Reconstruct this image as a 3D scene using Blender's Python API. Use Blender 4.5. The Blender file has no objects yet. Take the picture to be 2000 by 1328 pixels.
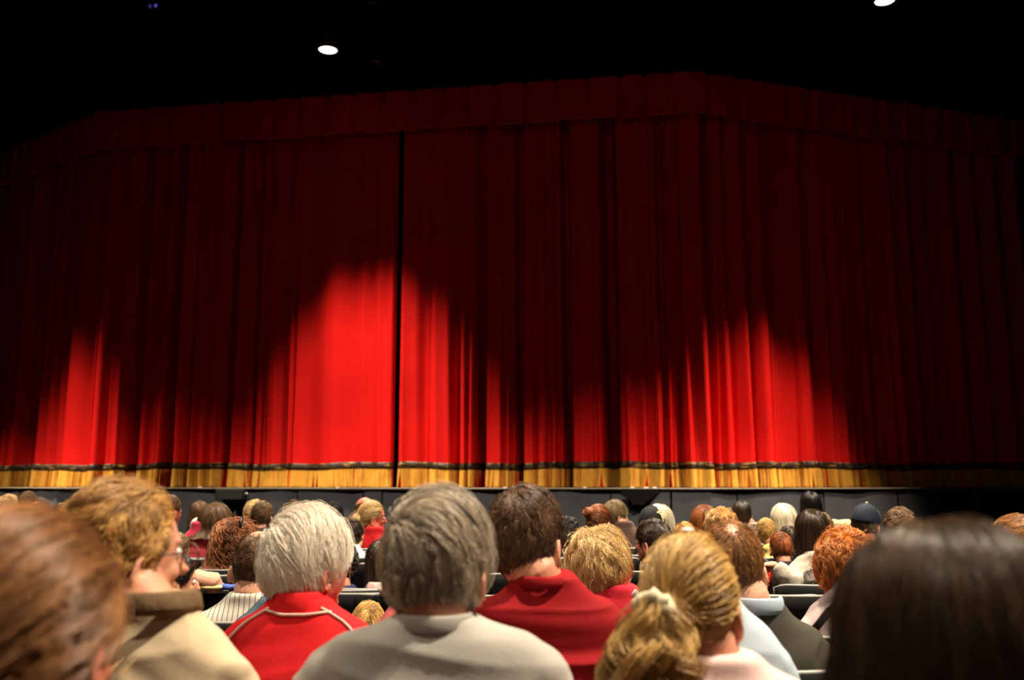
import bpy, math, random
import numpy as np
from mathutils import Vector, Matrix
from mathutils.bvhtree import BVHTree

# ------------------------------------------------------------------ camera, world, light, exposure
SC = bpy.context.scene
COL = SC.collection
F = 1800.0
TH = math.atan(280.0 / F)
CAMZ = 1.28
cam_d = bpy.data.cameras.new('camera')
cam = bpy.data.objects.new('camera', cam_d)
COL.objects.link(cam)
cam.location = (0, 0, CAMZ)
cam.rotation_euler = (math.pi / 2 + TH, 0, 0)
cam_d.sensor_fit = 'HORIZONTAL'
cam_d.sensor_width = 36
cam_d.lens = 36 * F / 2000
cam_d.clip_start = 0.05
cam_d.clip_end = 100
cam_d.dof.use_dof = True
cam_d.dof.focus_distance = 3.7
cam_d.dof.aperture_fstop = 2.7
SC.camera = cam

W = bpy.data.worlds.new('world')
SC.world = W
W.use_nodes = True
W.node_tree.nodes['Background'].inputs[0].default_value = (0.6, 0.5, 0.42, 1)
W.node_tree.nodes['Background'].inputs[1].default_value = 0.0

SC.view_settings.view_transform = 'Standard'
SC.view_settings.look = 'None'
SC.view_settings.gamma = 1
SC.view_settings.use_curve_mapping = False
SC.view_settings.exposure = 0.0
SC.cycles.max_bounces = 6
SC.cycles.diffuse_bounces = 3
SC.cycles.glossy_bounces = 2
SC.cycles.transparent_max_bounces = 6
SC.cycles.caustics_reflective = False
SC.cycles.caustics_refractive = False
SC.cycles.sample_clamp_indirect = 3.0
SC.cycles.use_denoising = True

WARM = (1.0, 0.84, 0.63)
WARM2 = (1.0, 0.80, 0.60)


def spot(name, loc, target, power, angle, blend, radius, col=WARM):
    l = bpy.data.lights.new(name, 'SPOT')
    l.energy = power
    l.color = col
    l.spot_size = math.radians(angle)
    l.spot_blend = blend
    l.shadow_soft_size = radius
    o = bpy.data.objects.new(name, l)
    COL.objects.link(o)
    o.location = loc
    o.rotation_euler = (Vector(target) - Vector(loc)).to_track_quat('-Z', 'Y').to_euler()
    return o


# lamps that graze the curtain (two of them hang in view), then the lamps over the audience
STAGE_LAMPS = [
    # location, target, power, cone, blend
    ((-2.72, 12.8, 7.60), (-2.3, 12.66, 1.2), 6000, 60, 1.0),
    ((4.95, 11.4, 7.60), (3.85, 12.02, 1.2), 7400, 54, 1.0),
    ((-8.05, 13.3, 9.60), (-8.0, 13.26, 1.2), 25000, 41, 1.0),
]
# location, target, power, cone, blend
HOUSE_LAMPS = [
    ((3.2, 2.3, 7.6), (2.2, 2.3, 0), 5200, 84, 0.6),
    ((-3.6, 4.2, 7.6), (-3.2, 4.2, 0), 1700, 84, 0.6),
    ((-0.8, -0.6, 7.6), (-0.5, 0.2, 0), 700, 84, 0.7),  # added fill lamp behind the camera, a weak ambient light
    ((1.6, 5.6, 7.6), (1.6, 5.4, 0), 2600, 72, 0.6),
    ((-11.3, 12.8, 7.6), (-11.3, 12.8, 0), 3000, 80, 0.4),
    ((-6.6, 10.3, 7.6), (-6.6, 10.3, 0), 4000, 89, 0.6),
    ((-2.5, 9.7, 7.6), (-2.5, 9.7, 0), 4000, 89, 0.6),
    ((1.1, 9.2, 7.6), (1.1, 9.2, 0), 4000, 89, 0.6),
    ((4.2, 9.4, 7.6), (4.1, 9.4, 0), 3400, 76, 0.25),
]
for i, (a, b, p, c, bl) in enumerate(STAGE_LAMPS):
    spot('stage_spot', (a[0], a[1], a[2] - 0.03), b, p, c, bl, 0.10, WARM2)
for i, (a, b, p, c, bl) in enumerate(HOUSE_LAMPS):
    spot('house_spot', (a[0], a[1], a[2] - 0.03), b, p, c, bl, 0.09)
# added unseen fill from the back of the hall, a weak wash on the curtain
spot('curtain_fill_light', (0.0, -5.0, 5.0), (0.0, 13.5, 2.2), 190, 62, 1.0, 0.5, (1.0, 0.78, 0.62))


# ------------------------------------------------------------------ helpers
def ray(px, py):
    X = (px - 1000) / F
    v = (664 - py) / F
    c, s = math.cos(TH), math.sin(TH)
    Y = c - v * s
    Z = s + v * c
    return X / Y, Z / Y


def P(px, py, Y):
    a, b = ray(px, py)
    return Vector((a * Y, Y, CAMZ + b * Y))


def tag(o, label=None, cat=None, group=None, kind=None):
    if label: o['label'] = label
    if cat: o['category'] = cat
    if group: o['group'] = group
    if kind: o['kind'] = kind
    return o


def empty(name, loc, label=None, cat=None, group=None, rz=0):
    o = bpy.data.objects.new(name, None)
    COL.objects.link(o)
    o.location = loc
    o.rotation_euler = (0, 0, rz)
    o.empty_display_size = 0.1
    return tag(o, label, cat, group)


def link(name, mesh, mat=None, parent=None, smooth=True):
    o = bpy.data.objects.new(name, mesh)
    COL.objects.link(o)
    if mat is not None:
        if len(mesh.materials) == 0:
            mesh.materials.append(mat)
    if parent is not None:
        o.parent = parent
    if smooth and hasattr(mesh, 'polygons') and len(mesh.polygons):
        mesh.polygons.foreach_set('use_smooth', [True] * len(mesh.polygons))
    return o


def mesh_of(name, V, Fc):
    m = bpy.data.meshes.new(name)
    m.from_pydata([tuple(v) for v in np.asarray(V)], [], [tuple(int(i) for i in f) for f in Fc])
    m.update()
    return m


class Geo:
    def __init__(s):
        s.V = []; s.F = []; s.n = 0

    def add(s, V, Fc):
        V = np.asarray(V, float)
        s.V.append(V)
        s.F += [[i + s.n for i in f] for f in Fc]
        s.n += len(V)
        return s

    def ell(s, c, r, rot=None, seg=20, rings=12):
        V, Fc = sphere(seg, rings)
        V = V * np.asarray(r)
        if rot is not None: V = V @ np.asarray(rot).T
        return s.add(V + np.asarray(c), Fc)

    def tube(s, pts, rad, seg=12, up=(0, 0, 1)):
        V, Fc = tube(pts, rad, seg, up)
        return s.add(V, Fc)

    def box(s, c, h, rot=None):
        x, y, z = h
        V = np.array([[a, b, d] for a in (-x, x) for b in (-y, y) for d in (-z, z)], float)
        if rot is not None: V = V @ np.asarray(rot).T
        Fc = [(0, 1, 3, 2), (4, 6, 7, 5), (0, 4, 5, 1), (2, 3, 7, 6), (0, 2, 6, 4), (1, 5, 7, 3)]
        return s.add(V + np.asarray(c), Fc)

    def lathe(s, prof, c=(0, 0, 0), seg=24, rot=None):
        n = len(prof)
        V = []
        for (r, z) in prof:
            for k in range(seg):
                a = 2 * math.pi * k / seg
                V.append((r * math.cos(a), r * math.sin(a), z))
        Fc = [(j * seg + k, j * seg + (k + 1) % seg, (j + 1) * seg + (k + 1) % seg, (j + 1) * seg + k)
              for j in range(n - 1) for k in range(seg)]
        V = np.array(V)
        if rot is not None: V = V @ np.asarray(rot).T
        return s.add(V + np.asarray(c), Fc)

    def mesh(s, name):
        return mesh_of(name, np.vstack(s.V), s.F)


_sp = {}


def sphere(seg, rings):
    if (seg, rings) in _sp: return _sp[(seg, rings)][0].copy(), _sp[(seg, rings)][1]
    V = [(0, 0, 1)]
    for j in range(1, rings):
        t = math.pi * j / rings
        for k in range(seg):
            a = 2 * math.pi * k / seg
            V.append((math.sin(t) * math.cos(a), math.sin(t) * math.sin(a), math.cos(t)))
    V.append((0, 0, -1))
    Fc = [(0, 1 + k, 1 + (k + 1) % seg) for k in range(seg)]
    for j in range(rings - 2):
        b = 1 + j * seg
        Fc += [(b + k, b + seg + k, b + seg + (k + 1) % seg, b + (k + 1) % seg) for k in range(seg)]
    b = 1 + (rings - 2) * seg
    Fc += [(b + k, len(V) - 1, b + (k + 1) % seg) for k in range(seg)]
    V = np.array(V, float)
    _sp[(seg, rings)] = (V, Fc)
    return V.copy(), Fc


def tube(pts, rad, seg=12, up=(0, 0, 1)):
    pts = np.asarray(pts, float)
    n = len(pts)
    T = np.gradient(pts, axis=0)
    T /= np.linalg.norm(T, axis=1)[:, None] + 1e-9
    V = []
    up = np.asarray(up, float)
    a = np.cross(T[0], up)
    if np.linalg.norm(a) < 1e-3: a = np.cross(T[0], (1, 0, 0))
    a /= np.linalg.norm(a)
    for i in range(n):
        a = a - T[i] * a.dot(T[i]); a /= np.linalg.norm(a)
        b = np.cross(T[i], a)
        r = rad[i] if hasattr(rad, '__len__') else rad
        ra, rb = r if hasattr(r, '__len__') else (r, r)
        for k in range(seg):
            t = 2 * math.pi * k / seg
            V.append(pts[i] + a * ra * math.cos(t) + b * rb * math.sin(t))
    V.append(pts[0]); V.append(pts[-1])
    Fc = []
    for i in range(n - 1):
        for k in range(seg):
            Fc.append((i * seg + k, i * seg + (k + 1) % seg, (i + 1) * seg + (k + 1) % seg, (i + 1) * seg + k))
    for k in range(seg):
        Fc.append((n * seg, (k + 1) % seg, k))
        Fc.append((n * seg + 1, (n - 1) * seg + k, (n - 1) * seg + (k + 1) % seg))
    return np.array(V), Fc


def remesh(geo, voxel, it=4, name='m', fac=0.6):
    m = geo.mesh(name)
    o = bpy.data.objects.new('tmp', m)
    COL.objects.link(o)
    r = o.modifiers.new('r', 'REMESH'); r.mode = 'VOXEL'; r.voxel_size = voxel; r.use_smooth_shade = True
    if it:
        sm = o.modifiers.new('s', 'SMOOTH'); sm.iterations = it; sm.factor = fac
    dg = bpy.context.evaluated_depsgraph_get()
    out = bpy.data.meshes.new_from_object(o.evaluated_get(dg))
    out.name = name
    bpy.data.objects.remove(o)
    bpy.data.meshes.remove(m)
    return out


def get_co(m):
    a = np.empty(len(m.vertices) * 3)
    m.vertices.foreach_get('co', a)
    return a.reshape(-1, 3)


def set_co(m, a):
    m.vertices.foreach_set('co', a.ravel())
    m.update()


def get_no(m):
    a = np.empty(len(m.vertices) * 3)
    m.vertex_normals.foreach_get('vector', a)
    return a.reshape(-1, 3)


def sn(p, f, seed, oct=5):
    """smooth pseudo noise, about -1..1"""
    r = np.random.RandomState(seed)
    out = np.zeros(len(p))
    for i in range(oct):
        d = r.normal(size=3); d /= np.linalg.norm(d)
        out += np.sin(p @ (d * f * r.uniform(0.6, 1.7)) + r.uniform(0, 6.28))
    return out / oct * 1.4


def smooth(x, a, b):
    t = np.clip((x - a) / (b - a), 0, 1)
    return t * t * (3 - 2 * t)


# ------------------------------------------------------------------ materials
_mats = {}


def mat(name, col, rough=0.7, spec=0.3, metal=0.0, emit=None, estr=0.0, bump=None, var=None, sheen=0.0, sss=0.0, tex='Object'):
    if name in _mats: return _mats[name]
    m = bpy.data.materials.new(name)
    m.use_nodes = True
    nt = m.node_tree
    b = nt.nodes['Principled BSDF']
    b.inputs['Base Color'].default_value = (*col, 1)
    b.inputs['Roughness'].default_value = rough
    b.inputs['Specular IOR Level'].default_value = spec
    b.inputs['Metallic'].default_value = metal
    if sheen: b.inputs['Sheen Weight'].default_value = sheen
    if sss:
        b.inputs['Subsurface Weight'].default_value = sss
        b.inputs['Subsurface Radius'].default_value = (0.012, 0.005, 0.003)
    if emit:
        b.inputs['Emission Color'].default_value = (*emit, 1)
        b.inputs['Emission Strength'].default_value = estr
    tc = nt.nodes.new('ShaderNodeTexCoord')
    if var:
        sc_, c2 = var[0], var[1]
        n = nt.nodes.new('ShaderNodeTexNoise'); n.inputs['Scale'].default_value = sc_; n.inputs['Detail'].default_value = 4
        nt.links.new(tc.outputs[tex], n.inputs['Vector'])
        mx = nt.nodes.new('ShaderNodeMix'); mx.data_type = 'RGBA'
        mx.inputs[6].default_value = (*col, 1); mx.inputs[7].default_value = (*c2, 1)
        rp = nt.nodes.new('ShaderNodeMapRange'); rp.inputs[1].default_value = 0.35; rp.inputs[2].default_value = 0.65
        nt.links.new(n.outputs['Fac'], rp.inputs[0])
        nt.links.new(rp.outputs[0], mx.inputs[0])
        nt.links.new(mx.outputs[2], b.inputs['Base Color'])
    if bump:
        n2 = nt.nodes.new('ShaderNodeTexNoise'); n2.inputs['Scale'].default_value = bump[0]; n2.inputs['Detail'].default_value = 3
        nt.links.new(tc.outputs[tex], n2.inputs['Vector'])
        bp = nt.nodes.new('ShaderNodeBump'); bp.inputs['Strength'].default_value = bump[1]; bp.inputs['Distance'].default_value = bump[2]
        nt.links.new(n2.outputs['Fac'], bp.inputs['Height'])
        nt.links.new(bp.outputs[0], b.inputs['Normal'])
    _mats[name] = m
    return m


def cloth(name, col):
    return mat('cloth_' + name, col, 0.85, 0.15, bump=(240, 0.25, 0.002), var=(9, tuple(c * 0.86 for c in col)), sheen=0.08)


def striped(name, col, line, freq=52):
    m = cloth(name, col)
    nt = m.node_tree
    b = nt.nodes['Principled BSDF']
    tc = nt.nodes.new('ShaderNodeTexCoord')
    wv = nt.nodes.new('ShaderNodeTexWave'); wv.bands_direction = 'X'; wv.inputs['Scale'].default_value = freq / 6.283
    wv.inputs['Distortion'].default_value = 0.25
    nt.links.new(tc.outputs['Object'], wv.inputs['Vector'])
    rp = nt.nodes.new('ShaderNodeMapRange'); rp.inputs[1].default_value = 0.90; rp.inputs[2].default_value = 0.97
    nt.links.new(wv.outputs['Fac'], rp.inputs[0])
    mx = nt.nodes.new('ShaderNodeMix'); mx.data_type = 'RGBA'
    mx.inputs[6].default_value = (*col, 1); mx.inputs[7].default_value = (*line, 1)
    nt.links.new(rp.outputs[0], mx.inputs[0])
    nt.links.new(mx.outputs[2], b.inputs['Base Color'])
    return m


def hair_mat(name, c1, c2, rough=0.42, spec=0.45):
    key = 'hair_' + name
    if key in _mats: return _mats[key]
    m = bpy.data.materials.new(key)
    m.use_nodes = True
    nt = m.node_tree
    b = nt.nodes['Principled BSDF']
    b.inputs['Roughness'].default_value = rough
    b.inputs['Specular IOR Level'].default_value = spec
    at = nt.nodes.new('ShaderNodeAttribute'); at.attribute_name = 'tone'
    mx = nt.nodes.new('ShaderNodeMix'); mx.data_type = 'RGBA'
    mx.inputs[6].default_value = (*c1, 1); mx.inputs[7].default_value = (*c2, 1)
    nt.links.new(at.outputs['Fac'], mx.inputs[0])
    nt.links.new(mx.outputs[2], b.inputs['Base Color'])
    _mats[key] = m
    return m


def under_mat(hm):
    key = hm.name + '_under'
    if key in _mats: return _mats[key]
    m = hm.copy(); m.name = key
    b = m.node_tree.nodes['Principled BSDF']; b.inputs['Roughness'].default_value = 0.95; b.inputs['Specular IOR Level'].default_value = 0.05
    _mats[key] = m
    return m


SKIN = mat('skin', (0.60, 0.27, 0.17), 0.5, 0.35, var=(14, (0.66, 0.31, 0.2)), bump=(180, 0.12, 0.002))
SKIN_RED = mat('skin_ruddy', (0.62, 0.20, 0.125), 0.5, 0.35, var=(18, (0.55, 0.15, 0.095)), bump=(160, 0.15, 0.002))
SKIN_PALE = mat('skin_pale', (0.70, 0.38, 0.26), 0.5, 0.35, var=(14, (0.66, 0.32, 0.21)), bump=(180, 0.1, 0.002))
M_EYE = mat('eye_white', (0.75, 0.72, 0.68), 0.2, 0.5)
M_TROUSER = cloth('dark trousers', (0.02, 0.022, 0.03))
M_SHOE = mat('shoe_leather', (0.015, 0.012, 0.01), 0.4, 0.5)
M_BLACKPL = mat('chair_black_plastic', (0.006, 0.006, 0.0065), 0.75, 0.10, bump=(300, 0.15, 0.001))
M_CHAIRLIT = mat('chair_edge_lit', (0.24, 0.235, 0.22), 0.45, 0.5, bump=(200, 0.1, 0.001))  # grey puts the light on the black back's top edge into the colour
M_STEEL = mat('chair_steel', (0.06, 0.06, 0.06), 0.35, 0.5, metal=0.7, bump=(120, 0.05, 0.001))
M_BLACK = mat('black_paint', (0.0022, 0.0022, 0.0025), 0.9, 0.02, bump=(30, 0.2, 0.003))
M_DRAPE = mat('black_drape', (0.004, 0.004, 0.0045), 0.95, 0.03, bump=(60, 0.2, 0.003))
M_FLOOR = mat('dark_floor', (0.006, 0.0055, 0.0055), 0.85, 0.06, var=(3, (0.0045, 0.004, 0.0042)), bump=(90, 0.3, 0.003))
M_DECK = mat('stage_deck_paint', (0.03, 0.03, 0.03), 0.5, 0.3, var=(2, (0.045, 0.045, 0.045)), bump=(40, 0.1, 0.002))
M_SKIRT = mat('stage_skirt_cloth', (0.046, 0.047, 0.054), 0.9, 0.15, var=(3.5, (0.036, 0.037, 0.043)), bump=(150, 0.3, 0.003), sheen=0.1)
M_RED = mat('curtain_red_velvet', (0.80, 0.011, 0.008), 0.8, 0.12, var=(1.2, (0.70, 0.008, 0.007)), bump=(90, 0.2, 0.004))
M_GOLD = mat('fringe_gold', (0.86, 0.46, 0.065), 0.55, 0.35, var=(7, (0.74, 0.36, 0.045)), bump=(300, 0.2, 0.001))


def braid_mat():
    m = mat('gold_black_braid', (0.05, 0.03, 0.012), 0.55, 0.4)
    nt = m.node_tree
    b = nt.nodes['Principled BSDF']
    tc = nt.nodes.new('ShaderNodeTexCoord')
    n = nt.nodes.new('ShaderNodeTexNoise'); n.inputs['Scale'].default_value = 2.2; n.inputs['Detail'].default_value = 2
    mp = nt.nodes.new('ShaderNodeMapping'); mp.inputs['Rotation'].default_value = (0, math.radians(38), 0); mp.inputs['Scale'].default_value = (7, 1, 40)
    nt.links.new(tc.outputs['Object'], mp.inputs['Vector'])
    n3 = nt.nodes.new('ShaderNodeTexNoise'); n3.inputs['Scale'].default_value = 1.0; n3.inputs['Detail'].default_value = 3
    nt.links.new(mp.outputs[0], n3.inputs['Vector'])
    rp = nt.nodes.new('ShaderNodeMapRange'); rp.inputs[1].default_value = 0.56; rp.inputs[2].default_value = 0.70
    nt.links.new(n3.outputs['Fac'], rp.inputs[0])
    mx = nt.nodes.new('ShaderNodeMix'); mx.data_type = 'RGBA'
    mx.inputs[6].default_value = (0.028, 0.015, 0.006, 1); mx.inputs[7].default_value = (0.45, 0.26, 0.06, 1)
    nt.links.new(rp.outputs[0], mx.inputs[0])
    nt.links.new(mx.outputs[2], b.inputs['Base Color'])
    return m


M_BRAID = braid_mat()

# ------------------------------------------------------------------ room shell
def slab(name, c, h, m, kind='structure'):
    o = link(name, Geo().box(c, h).mesh(name), m, smooth=False)
    o['kind'] = kind
    return o


slab('floor', (0, 6.5, -0.05), (15.2, 13.2, 0.05), M_FLOOR)
slab('ceiling', (0, 6.5, 10.15), (15.2, 13.2, 0.1), M_BLACK)
slab('wall_left', (-15.1, 6.5, 5.0), (0.1, 13.2, 5.05), M_BLACK)
slab('wall_right', (15.1, 6.5, 5.0), (0.1, 13.2, 5.05), M_BLACK)
slab('wall_far', (0, 19.6, 5.0), (15, 0.1, 5.05), M_BLACK)
slab('wall_rear', (0, -6.6, 5.0), (15, 0.1, 5.05), M_BLACK)

# ------------------------------------------------------------------ stage
DECK = CAMZ - 0.066
HT = 6.2


def corner(px, py):
    a, b = ray(px, py)
    Y = HT / b
    return np.array((a * Y, Y))


K0, K1, K2, K3 = corner(0, 322), corner(220, 232), corner(1340, 157), corner(1972, 251)
KL = K0 + (K0 - K1) * 0.45
POLY = [KL, K0, K1, K2, K3]
_seg = [np.linalg.norm(POLY[i + 1] - POLY[i]) for i in range(4)]
_cum = [0]
for s_ in _seg: _cum.append(_cum[-1] + s_)
TOTAL = _cum[-1]


def on_poly(s):
    """points and outward (towards audience) normals along the track at arc lengths s"""
    s = np.asarray(s, float)
    X = np.interp(s, _cum, [p[0] for p in POLY])
    Y = np.interp(s, _cum, [p[1] for p in POLY])
    e = 0.35
    X1 = np.interp(s - e, _cum, [p[0] for p in POLY]); X2 = np.interp(s + e, _cum, [p[0] for p in POLY])
    Y1 = np.interp(s - e, _cum, [p[1] for p in POLY]); Y2 = np.interp(s + e, _cum, [p[1] for p in POLY])
    tx, ty = X2 - X1, Y2 - Y1
    l = np.hypot(tx, ty) + 1e-9
    return np.stack([X, Y], 1), np.stack([ty / l, -tx / l], 1)


_sg = np.linspace(0, TOTAL, 3000)
_pg, _ = on_poly(_sg)
_zb = (DECK + 0.2 - CAMZ)
# screen x of each arc position near the hem
_c, _s = math.cos(TH), math.sin(TH)
_px = 1000 + F * _pg[:, 0] / (_pg[:, 1] * _c + _zb * _s)


def s_of_px(x):
    return float(np.interp(x, _px, _sg))


# stage deck with a front edge that follows the curtain track
front = []
for s in np.linspace(0, TOTAL, 220):
    p, n = on_poly([s])
    front.append(p[0] + n[0] * 0.605)
front = [np.array((-15.0, front[0][1] + 0.5))] + front + [np.array((15.0, front[-1][1] + 1.2))]
V, Fc = [], []
nf = len(front)
for p in front: V += [(p[0], p[1], DECK), (p[0], p[1], DECK - 0.03), (p[0], 19.5, DECK), (p[0], 19.5, DECK - 0.03)]
for i in range(nf - 1):
    a, b = i * 4, i * 4 + 4
    Fc += [(a, b, b + 2, a + 2), (a, a + 1, b + 1, b), (a + 1, a + 3, b + 3, b + 1)]
o = link('stage_floor', mesh_of('stage_floor', V, Fc), M_DECK, smooth=False); o['kind'] = 'structure'
# thin pale nosing strip along the lip
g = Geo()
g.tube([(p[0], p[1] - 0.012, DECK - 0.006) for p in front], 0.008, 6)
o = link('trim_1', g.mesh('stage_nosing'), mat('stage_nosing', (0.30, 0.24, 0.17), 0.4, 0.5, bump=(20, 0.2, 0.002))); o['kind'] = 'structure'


# pleated charcoal skirt under the lip
def ribbon_sheet(name, s, off, z0, z1, rows, m, parent=None, flare=None, zwave=None):
    """s: arc positions, off: (cols, rows) offset towards the audience"""
    p, n = on_poly(s)
    V = []
    zs = np.linspace(z0, z1, rows)
    for j in range(rows):
        q = p + n * off[:, j][:, None]
        z = np.full(len(s), zs[j])
        if zwave is not None: z = z + zwave[:, j]
        V.append(np.column_stack([q, z]))
    V = np.vstack(V)
    c = len(s)
    Fc = [(j * c + i, j * c + i + 1, (j + 1) * c + i + 1, (j + 1) * c + i) for j in range(rows - 1) for i in range(c - 1)]
    return link(name, mesh_of(name, V, Fc), m, parent)


rng = np.random.RandomState(5)
# the skirt hangs in separate lengths of cloth, seam to seam
seams = [-60, 110, 345, 482, 612, 735, 770, 985, 1197, 1310, 1400, 1560, 1700, 1800, 1990]
seam_s = [0.05] + [s_of_px(x) for x in seams[1:-1]] + [TOTAL]
skirt = empty('stage_skirt', (0, 12.9, 0), 'charcoal pleated cloth skirt hanging below the stage lip', 'stage skirt')
for a, b in zip(seam_s[:-1], seam_s[1:]):
    s = np.arange(a + 0.004, b - 0.004, 0.022)
    if len(s) < 4: continue
    ph = rng.uniform(0, 6)
    u = s[:, None]
    zz = np.linspace(0, 1, 14)[None, :]
    off = 0.585 + 0.008 * np.sin(u * 11 + ph) * (0.3 + zz) + 0.010 * np.sin(u * 27 + ph * 2 + 0.8 * zz) * zz + 0.01 * np.sin(u * 5 + 3 * zz + ph)
    sag = -0.012 * np.abs(np.sin(u * 4.1 + ph)) * (1 - zz)
    pc = ribbon_sheet('cloth_panel', s, off, DECK - 0.02, 0.01, 14, M_SKIRT, None, zwave=sag)
    pc.parent = skirt
    pc.location = (0, -12.9, 0)

# ------------------------------------------------------------------ main curtain
VAL = [  # dark valleys at the hem: px, half width px, depth m, dim shoulder px (before, after)
    (62, 2.0, .10), (96, 2.0, .07), (128, 3, .22), (163, 2, .08), (178, 3, .20), (198, 2.5, .16), (232, 4, .10), (250, 9, .6), (283, 5, .12), (306, 3, .16), (329, 6.5, .75), (365, 3, .22),
    (441, 5.5, .75), (488, 3, .30), (506, 1.5, .12), (570, 2.0, .16), (838, 2, .05),
    (895, 2.5, .14), (914, 2.2, .14), (937, 6, .55), (985, 3.5, .16), (998, 2.5, .15), (1013, 5, .55), (1046, 3, .16), (1072, 4, .22), (1090, 3, .18),
    (1108, 6, .7), (1130, 1.6, .07), (1165, 3, .16), (1196, 9, .9), (1222, 2, .12), (1268, 2, .07), (1303, 4, .24), (1318, 2, .14), (1337, 3.5, .22), (1398, 5, .5), (1415, 2, .1), (1440, 2, .08),
    (1473, 4, .30), (1508, 3, .24), (1560, 2, .08), (1590, 3, .14), (1630, 3, .12), (1681, 4, .24), (1735, 4, .16), (1780, 5, .26), (1830, 4, .16), (1870, 4, .14), (1905, 4, .2), (1940, 4, .2)]
VAL_L = [(-40, 3, .2), (-90, 5, .3), (-140, 3, .2), (-200, 5, .3), (20, 2, .1), (6, 3, .2)]
PXM = (s_of_px(1100) - s_of_px(1000)) / 100.0


SPLIT = s_of_px(773)


def curtain_profile(s):
    """offset towards the audience at the hem and the same for fine pleats"""
    off = np.zeros_like(s)
    for (x, hw, d) in VAL + VAL_L:
        c = s_of_px(x) if x > _px[0] else (x - _px[0]) * 0.01
        m_per_px = PXM
        w = max(hw * m_per_px, 0.012) * 1.15
        t = np.abs(s - c) / w
        core = 1 / (1 + (t / 1.15) ** 6)
        off -= d * core
        off -= 0.10 * d * np.exp(-(s - c) ** 2 / (2 * (w * 3.2) ** 2))
    off -= 0.22 * np.exp(-(np.abs(s - SPLIT) - 0.03) / 0.035) * (np.abs(s - SPLIT) > 0.02)
    r = np.random.RandomState(11)
    # broad and fine pleats of irregular pitch
    ph = np.cumsum(6.283 / 0.33 * (1 + 0.45 * np.sin(s * 1.7 + 1) + 0.3 * np.sin(s * 4.3))) * (s[1] - s[0])
    ph2 = np.cumsum(6.283 / 0.12 * (1 + 0.5 * np.sin(s * 2.9 + 2) + 0.3 * np.sin(s * 7.1))) * (s[1] - s[0])
    amp = 0.5 + 0.5 * np.sin(s * 0.83 + 0.7)
    flat = 1 - 0.75 * np.exp(-((s - s_of_px(640)) / 1.6) ** 4)
    wide = 0.085 * np.sin(s * 4.6 + 1.3 * np.sin(s * 1.3)) * np.sin(s * 1.9 + 0.6) + 0.06 * np.sin(s * 8.9 + 2 * np.sin(s * 2.1))
    off = off + wide * (1 - 0.6 * np.exp(-((s - s_of_px(640)) / 1.2) ** 4))
    fine = 0.042 * np.sin(ph) * (0.5 + amp) * flat + 0.010 * np.sin(ph2) * (0.4 + 0.8 * amp) * flat
    ridge = 0.012 * np.abs(np.sin(ph * 0.5 + 1)) ** 3 * 2
    return off, fine + ridge


CT_TOP = CAMZ + HT - 0.03
CT_BOT = DECK + 0.012


def offset_at(s, zf):
    """zf 0 at hem .. 1 at top"""
    off, fine = curtain_profile(s)
    out = []
    for z in zf:
        k = 1 - 0.42 * z
        drift = 0.05 * math.sin(z * 2.4) 
        f2 = np.interp(s + drift, s, fine)
        out.append(off * k + f2 * (1 - 0.25 * z) + 0.05)
    return np.stack(out, 1)


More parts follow.
